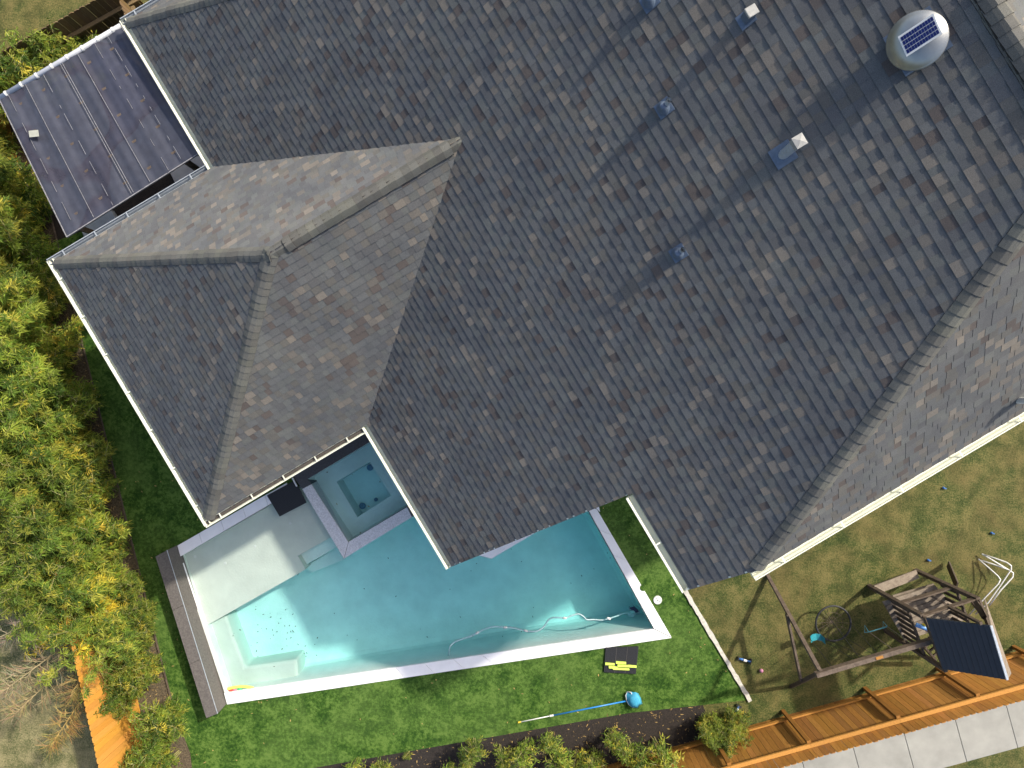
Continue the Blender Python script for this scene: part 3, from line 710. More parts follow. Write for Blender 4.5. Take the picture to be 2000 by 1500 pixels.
for i, s_ in enumerate([.075, .215, .36, .50, .515, .64, .78, .885]):
    m = MB(); rr = random.Random(i); a = pq[0].lerp(pq[1], s_); b = pq[3].lerp(pq[2], s_); L = (b - a).length
    full = i in (1, 3, 4, 5); t = 0.02; g_i = nP * .034
    while t < .99:
        l = .97 if full else rr.uniform(.02, .14); t1 = min(.99, t + l)
        m.beam(a.lerp(b, t) + nP * .034, a.lerp(b, t1) + nP * .034, .009 if full else .006, .008); t = t1 + (0.02 if full else rr.uniform(.03, .10))
    m.build('glazing_bar', M_BAR, per)
m = MB(); m.tube([pq[0] + UP * .0, pq[1] + UP * .0], .05, 14); m.build('front_gutter', M_PALEG, per, smooth=True)
for k in range(8):
    m = MB(); c = pq[0].lerp(pq[1], (k + .5) / 8); d = (pq[1] - pq[0]).normalized(); m.tube([c - d * .02, c + d * .02], .061, 14); m.build('gutter_clip', M_WHITE, per)
m = MB(); m.beam(pq[0], pq[3], .014, .04); m.beam(pq[3], pq[2], .02, .04); m.beam(pq[1], pq[2], .008, .04); m.build('edge_trim', M_BAR, per)
for a, b in ((0, 3), (1, 2)):
    m = MB(); c0, c1 = pq[a].lerp(pq[b], .05) - UP * .14, pq[a].lerp(pq[b], .97) - UP * .14; sh = (pq[1] - pq[0]).normalized() * (.25 if a == 0 else -.35)
    m.beam(c0 + sh, c1 + sh, .09, .14); m.build('beam', M_PLAY, per)
    for c in (c0, c1):
        m = MB(); m.beam(Vector((c.x, c.y, 0)) + sh, c + sh - UP * .05, .09, .09, up=Vector((1, 0, 0))); m.build('post', M_PLAY, per)
for k in range(5):
    m = MB(); t_ = .1 + .2 * k; m.beam(pq[0].lerp(pq[3], t_) - UP * .06, pq[1].lerp(pq[2], t_) - UP * .06, .045, .09); m.build('rafter', M_PLAY, per)
m = MB(); c = P(68, 262, 3.56); m.box(c + UP * .03, Vector((.095, .01, 0)), Vector((-.01, .065, 0)), UP * .004); tag(m.build('paper_scrap', simple('paper', (.33, .34, .29), .9)), 'pale square scrap lying on the dark patio cover', 'scrap')
# door mat / slab seen in the gap: pale triangle on the patio below
m = MB(); m.prism(PP([(150, 430), (215, 408), (235, 440), (170, 480)], .2), 0, .2); tag(m.build('storage_box', M_TRIM2, bevel=.02), 'grey box on the ground in the gap below the patio cover', 'box')
m = MB(); m.prism(PP([(330, 330), (402, 300), (410, 330), (345, 362)], .02), 0, .06); o = m.build('paving_slab', M_PATIO); o['kind'] = 'structure'

# ================================================================== FENCES
def fence(name, a, b, label, zt, mat, posts_t, vmin=.74, zr=1.6, out=None, rails_in=True, pw=.14, tip=True, seed=3, gap=.006, group=None):
    "a, b = ground points; out = unit vector to the picket side"
    f = thing(name, a, label, 'fence', group); rr = random.Random(seed); d = b - a; L = d.length; d = d / L
    ts = posts_t; bays = [(0 if i == 0 else ts[i - 1], ts[i] if i < len(ts) else 1.0) for i in range(len(ts) + 1)]
    for t0, t1 in bays:
        if t1 - t0 < .005: continue
        m = MB(); x = t0 * L
        while x < t1 * L - .02:
            w = min(pw, t1 * L - x); c = rr.uniform(vmin, 1.10); c = (c, c * rr.uniform(.95, 1.04), c * rr.uniform(.85, 1.25)); h = zt + rr.uniform(-.012, .012)
            p0 = a + d * (x + gap / 2); p1 = a + d * (x + w - gap / 2); o1 = out * (.045 + rr.uniform(-.002, .002)); o2 = o1 + out * .018
            cz = .03 if tip else 0
            ring_ = [(p0, .02), (p1, .02), (p1, h - cz), (p1 - d * .03, h), (p0 + d * .03, h), (p0, h - cz)]
            vs = [p + o1 + UP * z for p, z in ring_] + [p + o2 + UP * z for p, z in ring_]
            fs = [tuple(range(6)), tuple(range(11, 5, -1))] + [(i, i + 6, (i + 1) % 6 + 6, (i + 1) % 6) for i in range(6)]
            m.mesh(vs, fs, c); x += pw + (rr.uniform(.002, .005) if rr.random() < .18 else 0)
        m.build('picket_panel', mat, f)
        for z in ((.28, .3) if False else (.28,)):
            m = MB(); c = rr.uniform(1.05, 1.2); m.beam(a + d * t0 * L + UP * z, a + d * t1 * L + UP * z, .038, .085, col=(c, c, c)); m.build('rail', mat, f)
        m = MB(); c = rr.uniform(1.1, 1.3); m.beam(a + d * (t0 * L + .002) + UP * zr - out * .01, a + d * (t1 * L - .002) + UP * zr - out * .01, .09, .045, col=(c, c * 1.05, c * 1.15)); m.build('rail', mat, f)
    for t in ts:
        m = MB(); p = a + d * t * L - out * .07; m.beam(p + UP * 0, p + UP * (zr - .03), .085, .085, up=d, col=(.75, .72, .7)); m.build('post', mat, f)
    return f
rz = 1.6
fa, fb = P(1590, 1455, rz), P(1985, 1345, rz); d = (fb - fa).normalized(); fa = Vector((fa.x, fa.y, 0)); fb = Vector((fb.x, fb.y, 0))
d = (fb - fa).normalized(); outv = Vector((d.y, -d.x, 0)); 
if outv.dot(fa) < 0: outv = -outv
A0 = fa - d * 6.5; B0 = fb + d * 5.0; L = (B0 - A0).length
pts_ = []
for (x, y) in ((1250, 1545), (1425, 1494), (1582, 1455), (1758, 1408), (1914, 1366), (2078, 1322), (2240, 1280)):
    w_ = P(x, y, rz); w_.z = 0; pts_.append((w_ - A0).dot(d) / L)
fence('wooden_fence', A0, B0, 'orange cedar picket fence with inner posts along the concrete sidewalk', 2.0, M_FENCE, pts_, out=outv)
# left fence (pickets face the yard)
la, lb = P(158, 1365, 1.95), P(188, 1500, 1.95); la.z = lb.z = 0; d = (lb - la).normalized(); inn = Vector((-d.y, d.x, 0)); inn = inn if inn.x > 0 else -inn
A1 = la - d * 16; B1 = la + d * 6
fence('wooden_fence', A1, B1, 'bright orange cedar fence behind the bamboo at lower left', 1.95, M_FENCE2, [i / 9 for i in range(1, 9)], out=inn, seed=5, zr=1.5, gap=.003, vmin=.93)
# old fence at upper left
oa, ob = P(-40, 133, 1.7), P(232, -18, 1.7); oa.z = ob.z = 0; d = (ob - oa).normalized(); on = Vector((-d.y, d.x, 0)); on = on if on.y > 0 else -on
fence('wooden_fence', oa - d * 6, ob + d * .2, 'old dark brown fence behind shrubs at upper left corner', 1.75, M_OLDF, [.25, .5, .75], out=on, seed=6, zr=1.2)
gb = P(262, 60, 1.7); gb.z = 0
dd = (gb - ob).normalized(); oo = Vector((dd.y, -dd.x, 0))
fence('wooden_gate', ob + dd * .1, gb + dd * 1.2, 'short brown wooden gate section meeting the house corner', 1.75, M_OLDF, [.5], out=oo, seed=9, zr=1.2)
bpy.data.objects['wooden_gate']['category'] = 'gate'

# ================================================================== PLANTS
def leaf(m, p, d, up, l, w, col):
    s_ = d.cross(up)
    if s_.length < 1e-4: s_ = Vector((1, 0, 0))
    s_.normalize(); q = p + d * l
    m.mesh([p, p + d * l * .4 + s_ * w / 2 - up * l * .02, q - UP * l * .15, p + d * l * .4 - s_ * w / 2 - up * l * .02], [(0, 1, 2, 3)], col)
GREENS = [(.145, .225, .026), (.20, .28, .032), (.105, .17, .022), (.25, .31, .04), (.30, .32, .045), (.06, .11, .016)]
YEL = [(.42, .39, .05), (.50, .41, .045), (.36, .36, .055)]
GOLD = [(.58, .42, .035), (.52, .36, .03), (.62, .48, .05)]
def rdir(rr, zlo=-.6, zhi=.5):
    a = rr.uniform(0, 2 * math.pi); z = rr.uniform(zlo, zhi); s_ = math.sqrt(max(0, 1 - z * z)); return Vector((math.cos(a) * s_, math.sin(a) * s_, z))
def clump_data(seed, height, spread, nculm, sprays, per, yellow=.08, llen=(.09, .16), start=.2, bare=0.0):
    rr = random.Random(seed); mc = MB(); ml = MB()
    for c in range(nculm):
        a = rr.uniform(0, 2 * math.pi); lean = rr.uniform(.15, 1) * spread; h = height * rr.uniform(.65, 1.0); r0 = rr.uniform(0, .18) * min(1, spread)
        pts = []
        for k in range(7):
            t = k / 6; pts.append(Vector((math.cos(a) * (r0 + lean * t ** 1.6), math.sin(a) * (r0 + lean * t ** 1.6), h * (t - .10 * t ** 3 * lean / max(.3, spread)))))
        mc.tube(pts, [.014 - .010 * k / 6 for k in range(7)], 5)
        for s_ in range(sprays):
            t = start + (1 - start) * rr.random() ** .8; k = min(5, int(t * 6)); f_ = t * 6 - k; p = pts[k].lerp(pts[k + 1], f_)
            bl = rr.uniform(.18, .48) * (1.15 - .5 * t) * (.6 + .4 * min(1, height / 3)); bd = rdir(rr, -.1, .8); bd = (bd + Vector((math.cos(a), math.sin(a), 0)) * .3).normalized()
            e = p + bd * bl; mc.tube([p, p.lerp(e, .5) + UP * .02, e], [.004, .003, .002], 3, cap=False)
            yl = rr.random() < yellow; ys = GOLD if yellow >= 1 else YEL
            base = rr.choice(ys if yl else GREENS)
            for l_ in range(per):
                u = rr.uniform(.25, 1.05); q = p + bd * bl * u + rdir(rr, -1, 1) * rr.uniform(0, .07)
                ld = (bd * .5 + rdir(rr, -.9, .35)).normalized(); f = rr.uniform(.7, 1.35); cc_ = rr.choice(ys) if rr.random() < yellow * .6 else base
                leaf(ml, q, ld, (UP + rdir(rr) * .5).normalized(), rr.uniform(*llen), rr.uniform(.015, .025), (cc_[0] * f, cc_[1] * f, cc_[2] * f))
    return mc, ml
def mk_me(m, name, mat):
    o = m.build(name, mat); me = o.data; bpy.data.objects.remove(o); return me
PROTO = {}
def proto(key, *a, **k):
    mc, ml = clump_data(*a, **k); PROTO[key] = (mk_me(mc, 'culms', M_CULM), mk_me(ml, 'foliage', M_LEAF))
LL = dict(llen=(.10, .18), start=.06)
proto('t0', 101, 3.6, 1.2, 13, 34, 24, yellow=.04, **LL); proto('t1', 102, 3.9, 1.25, 13, 34, 24, yellow=.08, **LL); proto('t2', 103, 3.3, 1.2, 12, 34, 24, yellow=.03, **LL)
proto('t3', 104, 2.8, 1.05, 12, 34, 24, yellow=.2, **LL); proto('m0', 105, 1.7, .72, 10, 24, 19, yellow=.05, llen=(.07, .13), start=.1); proto('m1', 106, 1.5, .68, 9, 24, 19, yellow=.14, llen=(.07, .13), start=.1)
proto('s0', 107, 1.15, .24, 4, 13, 12, yellow=.05, llen=(.07, .12)); proto('s1', 108, 1.45, .30, 4, 14, 13, yellow=.08, llen=(.07, .12)); proto('s2', 109, .7, .34, 4, 9, 11, yellow=.12, llen=(.06, .11))
def plant(key, px, py, sc_, label, group=None, cat='bamboo', name='bamboo_clump', rot=None, tilt=None):
    rr = random.Random(int(px * 13 + py * 7)); g = P(px, py, 0); e = thing(name, g, label, cat, group)
    e.rotation_euler = (rr.uniform(-.06, .06) if tilt is None else tilt[0], rr.uniform(-.06, .06) if tilt is None else tilt[1], rr.uniform(0, 6.28) if rot is None else rot); e.scale = (sc_, sc_, sc_ * rr.uniform(.92, 1.08))
    for nm, me in zip(('culms', 'foliage'), PROTO[key]):
        o = bpy.data.objects.new(nm, me); COL.objects.link(o); o.parent = e
    return e
GL = 'tall bamboo clumps along the left boundary'
def bedx(y): return 150 + (y - 620) * (318 - 150) / (1296 - 620)
rows = [(300, 't0', 1.0), (375, 't2', 1.05), (455, 't1', 1.0), (530, 't0', 1.02), (600, 't2', 1.0), (665, 't1', 1.0), (735, 't0', 1.05), (800, 't2', .98), (865, 't3', 1.1), (930, 't0', 1.0), (995, 't1', .95), (1060, 't2', .92), (1125, 't3', .95), (1190, 't1', .82)]
for i, (y, k, s_) in enumerate(rows):
    pos = ['nearest the patio cover', 'second from the patio cover', 'third from the patio cover', 'fourth from the patio cover', 'beside the wing roof corner', 'left of the upper wing gutter', 'left of the middle of the wing gutter', 'just below the middle of the wing gutter', 'yellowing, left of the lower wing gutter', 'left of the lower end of the wing roof', 'level with the wing roof tip', 'opposite the top of the stone pool wall', 'yellow-green, left of the upper stone wall', 'left of the middle of the stone wall'][i]
    plant(k, bedx(y) - 45 + R.uniform(-12, 12), y, s_, 'tall bamboo clump in the left bed, ' + pos, GL)
rows2 = [(250, 't1', 1.0), (410, 't0', 1.1), (565, 't3', 1.2), (700, 't2', 1.1), (840, 't1', 1.1), (960, 't3', 1.05), (1080, 't0', .85)]
for i, y in enumerate((400, 500, 590, 680, 770, 860, 950, 1040, 1130, 1200)):
    plant('m0' if i % 3 else 'm1', bedx(y) - 14 + R.uniform(-8, 8), y + R.uniform(-15, 15), R.uniform(.95, 1.25) if y < 1100 else .8, 'low leafy bamboo skirt at the turf edge, ' + ['first', 'second', 'third', 'fourth', 'fifth', 'sixth', 'seventh', 'eighth', 'ninth', 'tenth'][i] + ' from the patio cover end', 'low bamboo along the turf edge')
for i, (y, k, s_) in enumerate([(345, 't2', 1.05), (490, 't0', 1.1), (630, 't1', 1.05), (770, 't2', 1.1), (900, 't0', 1.0), (1020, 't1', .95), (1110, 't2', .85)]):
    plant(k, bedx(y) - 75 + R.uniform(-10, 10), y, s_, 'full bamboo clump in the middle of the boundary belt, ' + ['closest to the patio cover', 'above the wing roof corner', 'beside the wing roof corner', 'left of the shaded turf top', 'left of the shaded turf middle', 'left of the wing roof tip', 'left of the upper stone wall'][i], 'middle bamboo clumps of the belt')
for i, (y, k, s_) in enumerate(rows2):
    plant(k, bedx(y) - 115 + R.uniform(-15, 15), y, s_, 'outer bamboo clump behind the front row, ' + ['uppermost', 'second from top', 'third from top, yellowish', 'fourth from top', 'fifth from top', 'sixth from top, golden', 'lowest'][i], 'outer bamboo clumps at the left edge')
for (x, y, k, s_, l) in ((283, 1255, 'm1', .9, 'yellowish bamboo clump beside the lower part of the stone wall'), (262, 1318, 'm0', .95, 'loose bamboo clump arching over the cedar fence top'), (345, 1385, 'm0', 1.15, 'bushy green bamboo beside the foot of the stone wall'), (322, 1440, 'm1', 1.05, 'bushy bamboo overlapping the lower left cedar fence'), (352, 1468, 's1', 1.1, 'small bamboo plant at the turf corner near the lower left fence'),
                        (292, 1180, 'm0', .8, 'low bamboo growth leaning on the bed edging'), (298, 1222, 'm0', .9, 'green bamboo between the bed edging and the stone wall top half'), (306, 1290, 'm1', .85, 'olive bamboo beside the bare soil by the stone wall'), (258, 1275, 'm1', 1.05, 'yellow-green bamboo covering the upper fence boards'), (262, 1335, 'm0', .8, 'feathery bamboo leaning on the middle of the cedar fence'), (240, 1060, 'm1', .8, 'short bamboo shoots in shade between bed and turf')):
    plant(k, x, y, s_, l, 'shorter bamboo at the lower left')
for (x, y, k, s_, l) in ((112, 190, 'm1', 1.0, 'yellow-green shrub beside the old fence at the left frame edge'), (150, 168, 'm0', 1.0, 'green shrub between the old fence boards and the patio cover'), (192, 146, 'm1', .95, 'yellowish shrub beneath the old fence opening'), (228, 122, 's1', 1.1, 'low green tuft by the upper corner of the patio cover'), (72, 215, 'm1', 1.15, 'golden shrub at the far upper left edge'), (130, 185, 'm0', .9, 'green shrub just above the patio cover gutter'), (172, 158, 'm0', 1.1, 'leafy shrub above the patio cover gutter'), (90, 200, 'm0', 1.35, 'tall green shrub hiding the old fence at left'), (140, 176, 'm1', 1.3, 'tall yellow shrub hiding the middle of the old fence')):
    plant(k, x, y, s_, l, 'shrubs by the old fence', 'shrub', 'shrub')
BP = [(700, 1492, 's1', 1.0, 'leftmost'), (745, 1500, 's2', 1.1, 'second from the left'), (800, 1478, 's2', .45, 'tiny seedling'), (880, 1500, 's1', .9, 'at the frame edge below the pole end'), (925, 1455, 's1', 1.05, 'tall plume left of the pole end'), (905, 1475, 's0', .8, 'small plume left of the pole'), (975, 1465, 's0', .95, 'below the white pole tip'),
      (1003, 1473, 's2', .8, 'small tuft below the white pole section'), (1030, 1452, 's1', 1.05, 'below the pole joint'), (1065, 1445, 's1', .9, 'below the blue pole'), (1085, 1478, 's0', 1.1, 'at the bed bottom below the blue pole'), (1125, 1475, 's2', 1.1, 'grassy tuft left of the visible fence'),
      (1195, 1432, 's2', .6, 'bright little tuft under the net'), (1190, 1440, 's1', 1.0, 'under the skimmer net'), (1225, 1455, 's1', 1.25, 'bushy one right of the skimmer net'), (1275, 1455, 's1', 1.35, 'broad one against the orange fence'), (1160, 1470, 's1', .95, 'between the net and the fence')]
for (x, y, k, s_, l) in BP:
    plant(k, x, y - 12, s_, 'young bamboo in the dark mulch bed, ' + l, 'young bamboo in the bottom mulch bed')
plant('m0', 1378, 1400, .78, 'large green bamboo at the right end of the mulch bed', None); plant('m1', 1425, 1398, .75, 'bright green bamboo leaning over the fence by the lawn corner', None)
plant('m0', 1395, 1430, .7, 'green bamboo spilling onto the orange fence pickets', None)
# bare golden branches at lower left
def bare_tree(x, y, h, leanv, seed, label, tintc, nb=26):
    g = P(x, y, 0); t = thing('bare_shrub', g, label, 'bare shrub', 'leafless shrubs at the lower left'); rr = random.Random(seed); m = MB(); mt = MB()
    tip = g + UP * h + leanv; pts = [g.lerp(tip, k / 6) + UP * .18 * math.sin(k / 6 * math.pi) for k in range(7)]
    m.tube(pts, [.022 - .017 * k / 6 for k in range(7)], 6, col=tintc)
    for i in range(nb):
        t_ = .25 + .75 * i / nb; k = min(5, int(t_ * 6)); p = pts[k].lerp(pts[k + 1], t_ * 6 - k); ln = rr.uniform(.35, .75) * (1.2 - t_)
        dv = (rdir(rr, -.2, .6) + leanv.normalized() * .8).normalized(); e = p + dv * ln; mt.tube([p, p.lerp(e, .5) + UP * .03, e], [.008, .005, .004], 4, col=tintc, cap=False)
        for q in range(12):
            s_ = p.lerp(e, rr.uniform(.3, 1)); e2 = s_ + (dv + rdir(rr) * .9).normalized() * rr.uniform(.12, .34); mt.tube([s_, e2], [.0045, .003], 3, col=tuple(c * rr.uniform(.7, 1.2) for c in tintc), cap=False)
    m.build('trunk', M_TWIG, t); mt.build('twigs', M_TWIG, t)
bare_tree(238, 1262, 2.3, Vector((-.30, -1.35, 0)), 1, 'golden leafless shrub reaching down over the shaded grass', (1.05, .85, .38), 46)
bare_tree(196, 1150, 2.6, Vector((-1.2, -.55, 0)), 2, 'grey leafless twigs fanning out at the left edge', (.95, .95, .95), 40)
bare_tree(212, 1200, 2.6, Vector((-.9, -.9, 0)), 3, 'pale leafless twigs between golden and grey shrubs', (1.05, 1.0, .85), 40)
bare_tree(175, 1075, 2.6, Vector((-1.0, -.1, 0)), 4, 'uppermost grey leafless twigs poking out of the bamboo', (.9, .9, .9), 34)
bare_tree(246, 1225, 2.0, Vector((-.15, -.8, 0)), 5, 'yellow leafless stems in front of the cedar fence top', (1.05, .85, .4), 34)
bare_tree(205, 1235, 2.2, Vector((-.8, -1.1, 0)), 6, 'thin pale leafless shrub left of the golden one', (1.1, 1.0, .75), 34)
proto('g0', 120, 1.5, .7, 6, 14, 14, yellow=1.0)
plant('g0', 208, 1175, 1.3, 'golden leaved bamboo clump over the shaded lawn at lower left'); plant('g0', 200, 1120, 1.35, 'golden leaved bamboo clump above the other, at left edge')

# ================================================================== LOOSE OBJECTS
# skimmer net
nt_ = thing('pool_skimmer', P(1225, 1368, 0), 'blue pool skimmer net with long telescopic pole lying on turf', 'skimmer net')
a, j, b = P(1012, 1411, .04), P(1076, 1398, .045), P(1224, 1369, .06)
m = MB(); m.tube([a, j], .013, 10); m.build('inner_pole', M_WHITE, nt_, smooth=True)
m = MB(); m.tube([j, b], .018, 10); m.build('outer_pole', M_BLUE, nt_, smooth=True)
m = MB(); m.tube([j - (b - j).normalized() * .03, j + (b - j).normalized() * .07], .026, 12); m.build('pole_clamp', M_WHITE, nt_)
m = MB(); m.tube([a, a + (j - a).normalized() * .07], .019, 12); m.build('pole_grip', M_YELL, nt_)
rimpx = [(1224, 1369), (1222, 1358), (1225, 1351), (1232, 1352), (1237, 1362), (1244, 1377), (1243, 1381), (1236, 1382), (1228, 1376)]
rp_ = [P(x, y, .06 + .10 * (1 if 2 < i < 7 else .3)) for i, (x, y) in enumerate(rimpx)]
m = MB(); m.tube(rp_ + [rp_[0]], .012, 8); m.build('hoop', M_WHITE, nt_, smooth=True)
m = MB(); bag = [P(x, y, .06) for x, y in ((1226, 1366), (1228, 1356), (1238, 1346), (1246, 1349), (1252, 1360), (1255, 1372), (1250, 1375), (1244, 1382), (1232, 1380))]
cen = P(1240, 1364, .20); nb_ = 9; vs = rp_ + [p.lerp(cen, .12) + UP * (.10) for p in bag] + [p.lerp(cen, .55) + UP * .12 for p in bag] + [cen + UP * .02]
fs = [(i, (i + 1) % 9, (i + 1) % 9 + 9, i + 9) for i in range(9)] + [(i + 9, (i + 1) % 9 + 9, (i + 1) % 9 + 18, i + 18) for i in range(9)] + [(i + 18, (i + 1) % 9 + 18, 27) for i in range(9)]
m.mesh(vs, fs); m.build('net_bag', M_NET, nt_, smooth=True)
# black mats
def slat_mat(name, quad, z, label, nx=24, lines=True):
    t = thing(name, P(*quad[0], 0), label, 'mat'); q = PP(quad, z); m = MB()
    m.prism(q, z - .035, z - .008)
    for i in range(nx):
        a0 = q[0].lerp(q[1], (i + .12) / nx); a1 = q[0].lerp(q[1], (i + .88) / nx); b0 = q[3].lerp(q[2], (i + .12) / nx); b1 = q[3].lerp(q[2], (i + .88) / nx)
        m.prism([a0, a1, b1, b0], z - .007, z)
    m.build('slats', M_BLACK, t)
    if lines:
        for f in (.33, .66):
            m = MB(); m.beam(q[0].lerp(q[1], f) + UP * .004, q[3].lerp(q[2], f) + UP * .004, .006, .006); m.build('seam', M_DSTONE, t)
    return t, q
mt_, q = slat_mat('slatted_mat', [(1183, 1265), (1247.5, 1263), (1242, 1316.5), (1179.5, 1313)], .07, 'black slatted mat on the turf below the coping')
lime = [((1182, 1294.5), (1200.5, 1299.5)), ((1203, 1292), (1223, 1297)), ((1189, 1301), (1206, 1306)), ((1206, 1298), (1226, 1303)), ((1226, 1299), (1243.5, 1304)), ((1197, 1304), (1229.5, 1308.5))]
lt = thing('foam_blocks', P(1212, 1300, 0), 'lime green foam blocks laid in steps across the black mat', 'foam blocks')
for i, ((x0, y0), (x1, y1)) in enumerate(lime):
    m = MB(); k = (x1 - x0) * .05; z = .105 + .003 * (i % 2)
    m.prism(PP([(x0, y0), (x1, y0 + k + .5), (x1, y1 + k * .6), (x0, y1 - .4)], z), .0712, z); m.build('foam_block', M_LIME, lt, bevel=.006)
slat_mat('slatted_mat', [(521, 968), (576, 938), (598, 982), (546, 1009)], .09, 'black slatted mat half in the water between coping and spa', lines=False)
m = MB(); m.beam(P(571, 933, .15), P(580, 950, .15), .03, .05); tag(m.build('white_bar', M_WHITE), 'short white bar lying beside the dark stone of the spa', 'bar')
# skimmer lid
t = thing('skimmer_lid', P(1284.5, 1172, 0), 'round white skimmer lid set in turf right of the coping', 'lid')
m = MB(); c = P(1284.5, 1172, .03); m.lathe(c, [(.108, -.03), (.108, .004), (.10, .012), (.088, .008), (.0001, .012)], 32); m.build('lid', M_WHITE, t)
for (dx, dy, r) in ((0, 0, .014), (-.035, .04, .009), (.04, -.035, .009)):
    m = MB(); m.lathe(c + Vector((dx, dy, .006)), [(r, 0), (r, .009), (.0001, .009)], 12); m.build('hole_plug', M_BLACK, t)
# round lump of turf biting the coping
m = MB(); c = P(1256, 1148, .05); m.lathe(c, [(.085, -.03), (.08, .012), (.0001, .014)], 20); m.build('turf_flap', M_TURF, pool)
# pool cleaner and hose
cl = thing('pool_cleaner', P(1236, 1195, -1.2), 'dark blue suction pool cleaner resting in the deep corner', 'pool cleaner')
zc = -.95
m = MB(); q = PP([(1229, 1188), (1239, 1185), (1249, 1195), (1240, 1198)], zc); m.prism(q, zc - .16, zc); m.build('body', M_TOYB if False else simple('cleaner_navy', (.02, .02, .09), .5), cl, bevel=.02)
for (x, y, x2, y2) in ((1228, 1190, 1238, 1185), (1241, 1198, 1250, 1195)):
    m = MB(); m.tube([P(x, y, zc - .08), P(x2, y2, zc - .08)], .05, 10); m.build('wheel', M_METAL, cl)
m = MB(); m.lathe(P(1235, 1198, zc), [(.09, -.05), (.08, .03), (.03, .06), (.028, .14), (.0001, .14)], 16); m.beam(P(1226, 1200, zc), P(1238, 1203, zc), .06, .04); m.build('swivel_head', M_HOSE, cl)
hp = [(1231, 1197), (1218, 1198), (1205, 1203), (1189, 1208), (1175, 1211), (1160, 1210), (1146, 1210), (1140, 1204), (1130, 1199), (1118, 1202), (1103, 1207), (1085, 1206), (1072, 1210), (1062, 1224), (1050, 1232), (1036, 1233), (1018, 1230), (1000, 1226), (985, 1225), (965, 1224), (948, 1228), (932, 1236), (918, 1243), (905, 1247), (890, 1253), (880, 1261), (877, 1271), (876, 1280)]
zs = [zc + .1, -.7, -.5, -.3, -.12] + [-.075] * 21 + [-.1, -.3]
pts = [P(x, y, z) for (x, y), z in zip(hp, zs)]
sm = []
for i in range(len(pts) - 1):
    p0_, p1_, p2_, p3_ = pts[max(i - 1, 0)], pts[i], pts[i + 1], pts[min(i + 2, len(pts) - 1)]
    for k in range(5):
        t_ = k / 5; sm.append(.5 * ((2 * p1_) + (p2_ - p0_) * t_ + (2 * p0_ - 5 * p1_ + 4 * p2_ - p3_) * t_ ** 2 + (3 * p1_ - p0_ - 3 * p2_ + p3_) * t_ ** 3))
sm.append(pts[-1])
m = MB(); m.tube(sm, .017, 8); hs = m.build('hose', M_HOSE, cl, smooth=True)
for (x, y, dx, dy) in ((1189, 1208, .8, .3), (1103, 1207, 1, .0), (1027, 1232, 1, .25), (987, 1225.5, 1, 0), (932, 1236, .9, -.5)):
    m = MB(); c = P(x, y, -.06); d_ = Vector((dx, -dy, 0)).normalized(); m.tube([c - d_ * .05, c - d_ * .03, c + d_ * .03, c + d_ * .05], [.02, .03, .03, .02], 12); m.build('float', M_WHITE, cl, smooth=True)
# noodle and toys in the corner of the pool
tag_n = MB(); pn = [P(x, y, -.03) for x, y in ((440, 1348), (446, 1345), (456, 1342.5), (468, 1341), (480, 1341), (488, 1342.2), (495, 1344))]
tag_n.tube(pn, .035, 12); tag(tag_n.build('pool_noodle', M_LIME, smooth=True), 'curved lime yellow pool noodle floating in the lower left corner', 'pool noodle')
for (x, y, mt, l, s_) in ((452, 1348.5, M_RED, 'red water toy tucked inside the lime noodle', .07), (459, 1348, M_PURP, 'pink water toy next to the red one in the pool corner', .05), (468, 1347, M_GREEN, 'green water toy at the pool corner under the noodle', .06)):
    m = MB(); c = P(x, y, -.05); m.lathe(c, [(s_ * .6, -.02), (s_, .0), (s_, .02), (s_ * .45, .035), (s_ * .4, .05), (.0001, .05)], 14); m.beam(c + Vector((0, 0, .03)), c + Vector((s_ * 1.4, .02, .03)), .02, .02); tag(m.build('water_toy', mt, smooth=False), l, 'toy')
# lawn toys
def toy(x, y, x2, y2, label, mt=None):
    mt = mt or M_TOYB
    a, b = P(x, y, .05), P(x2, y2, .05); t = thing('toy', P(x, y, 0), label, 'toy'); d_ = (b - a).normalized(); s_ = Vector((-d_.y, d_.x, 0))
    m = MB(); m.tube([a, a.lerp(b, .3), a.lerp(b, .7), b], [.02, .03, .02, .028], 10); m.build('body', mt, t, smooth=True)
    m = MB(); m.beam(b - s_ * .07, b + s_ * .07, .04, .05); m.beam(a - s_ * .05, a + s_ * .05, .03, .05); m.build('grip', M_BLACK, t)
    m = MB(); m.tube([a.lerp(b, .4) + UP * .03, a.lerp(b, .65) + UP * .03], .03, 8); m.build('tank', M_WHITE, t)
toy(1442, 1286, 1466, 1292, 'blue toy blaster lying on the dry lawn beside the edging strip'); toy(1436, 1391, 1443, 1379, 'blue and white toy at the tip of the edging strip by the mulch')
m = MB(); c = P(1487, 1310, .05); m.lathe(c, [(.0001, -.05)] + [(.05 * math.sin(k * math.pi / 8), -.05 * math.cos(k * math.pi / 8)) for k in range(1, 8)] + [(.0001, .05)], 14); tag(m.build('ball', M_PURP, smooth=True), 'small purple ball on the lawn', 'ball')
for (x, y, l) in ((1843, 953, 'nearest the long gutter'), (1937, 1041, 'in the grass above the white tube frame'), (1813, 1094, 'just above the playset')):
    m = MB(); c = P(x, y, .04); m.lathe(c, [(.02, -.04), (.03, 0), (.015, .02), (.015, .04), (.0001, .04)], 10); m.beam(c, c + Vector((.07, -.02, 0)), .03, .02); tag(m.build('toy_part', M_TOYB), 'tiny blue plastic toy piece ' + l, 'toy')

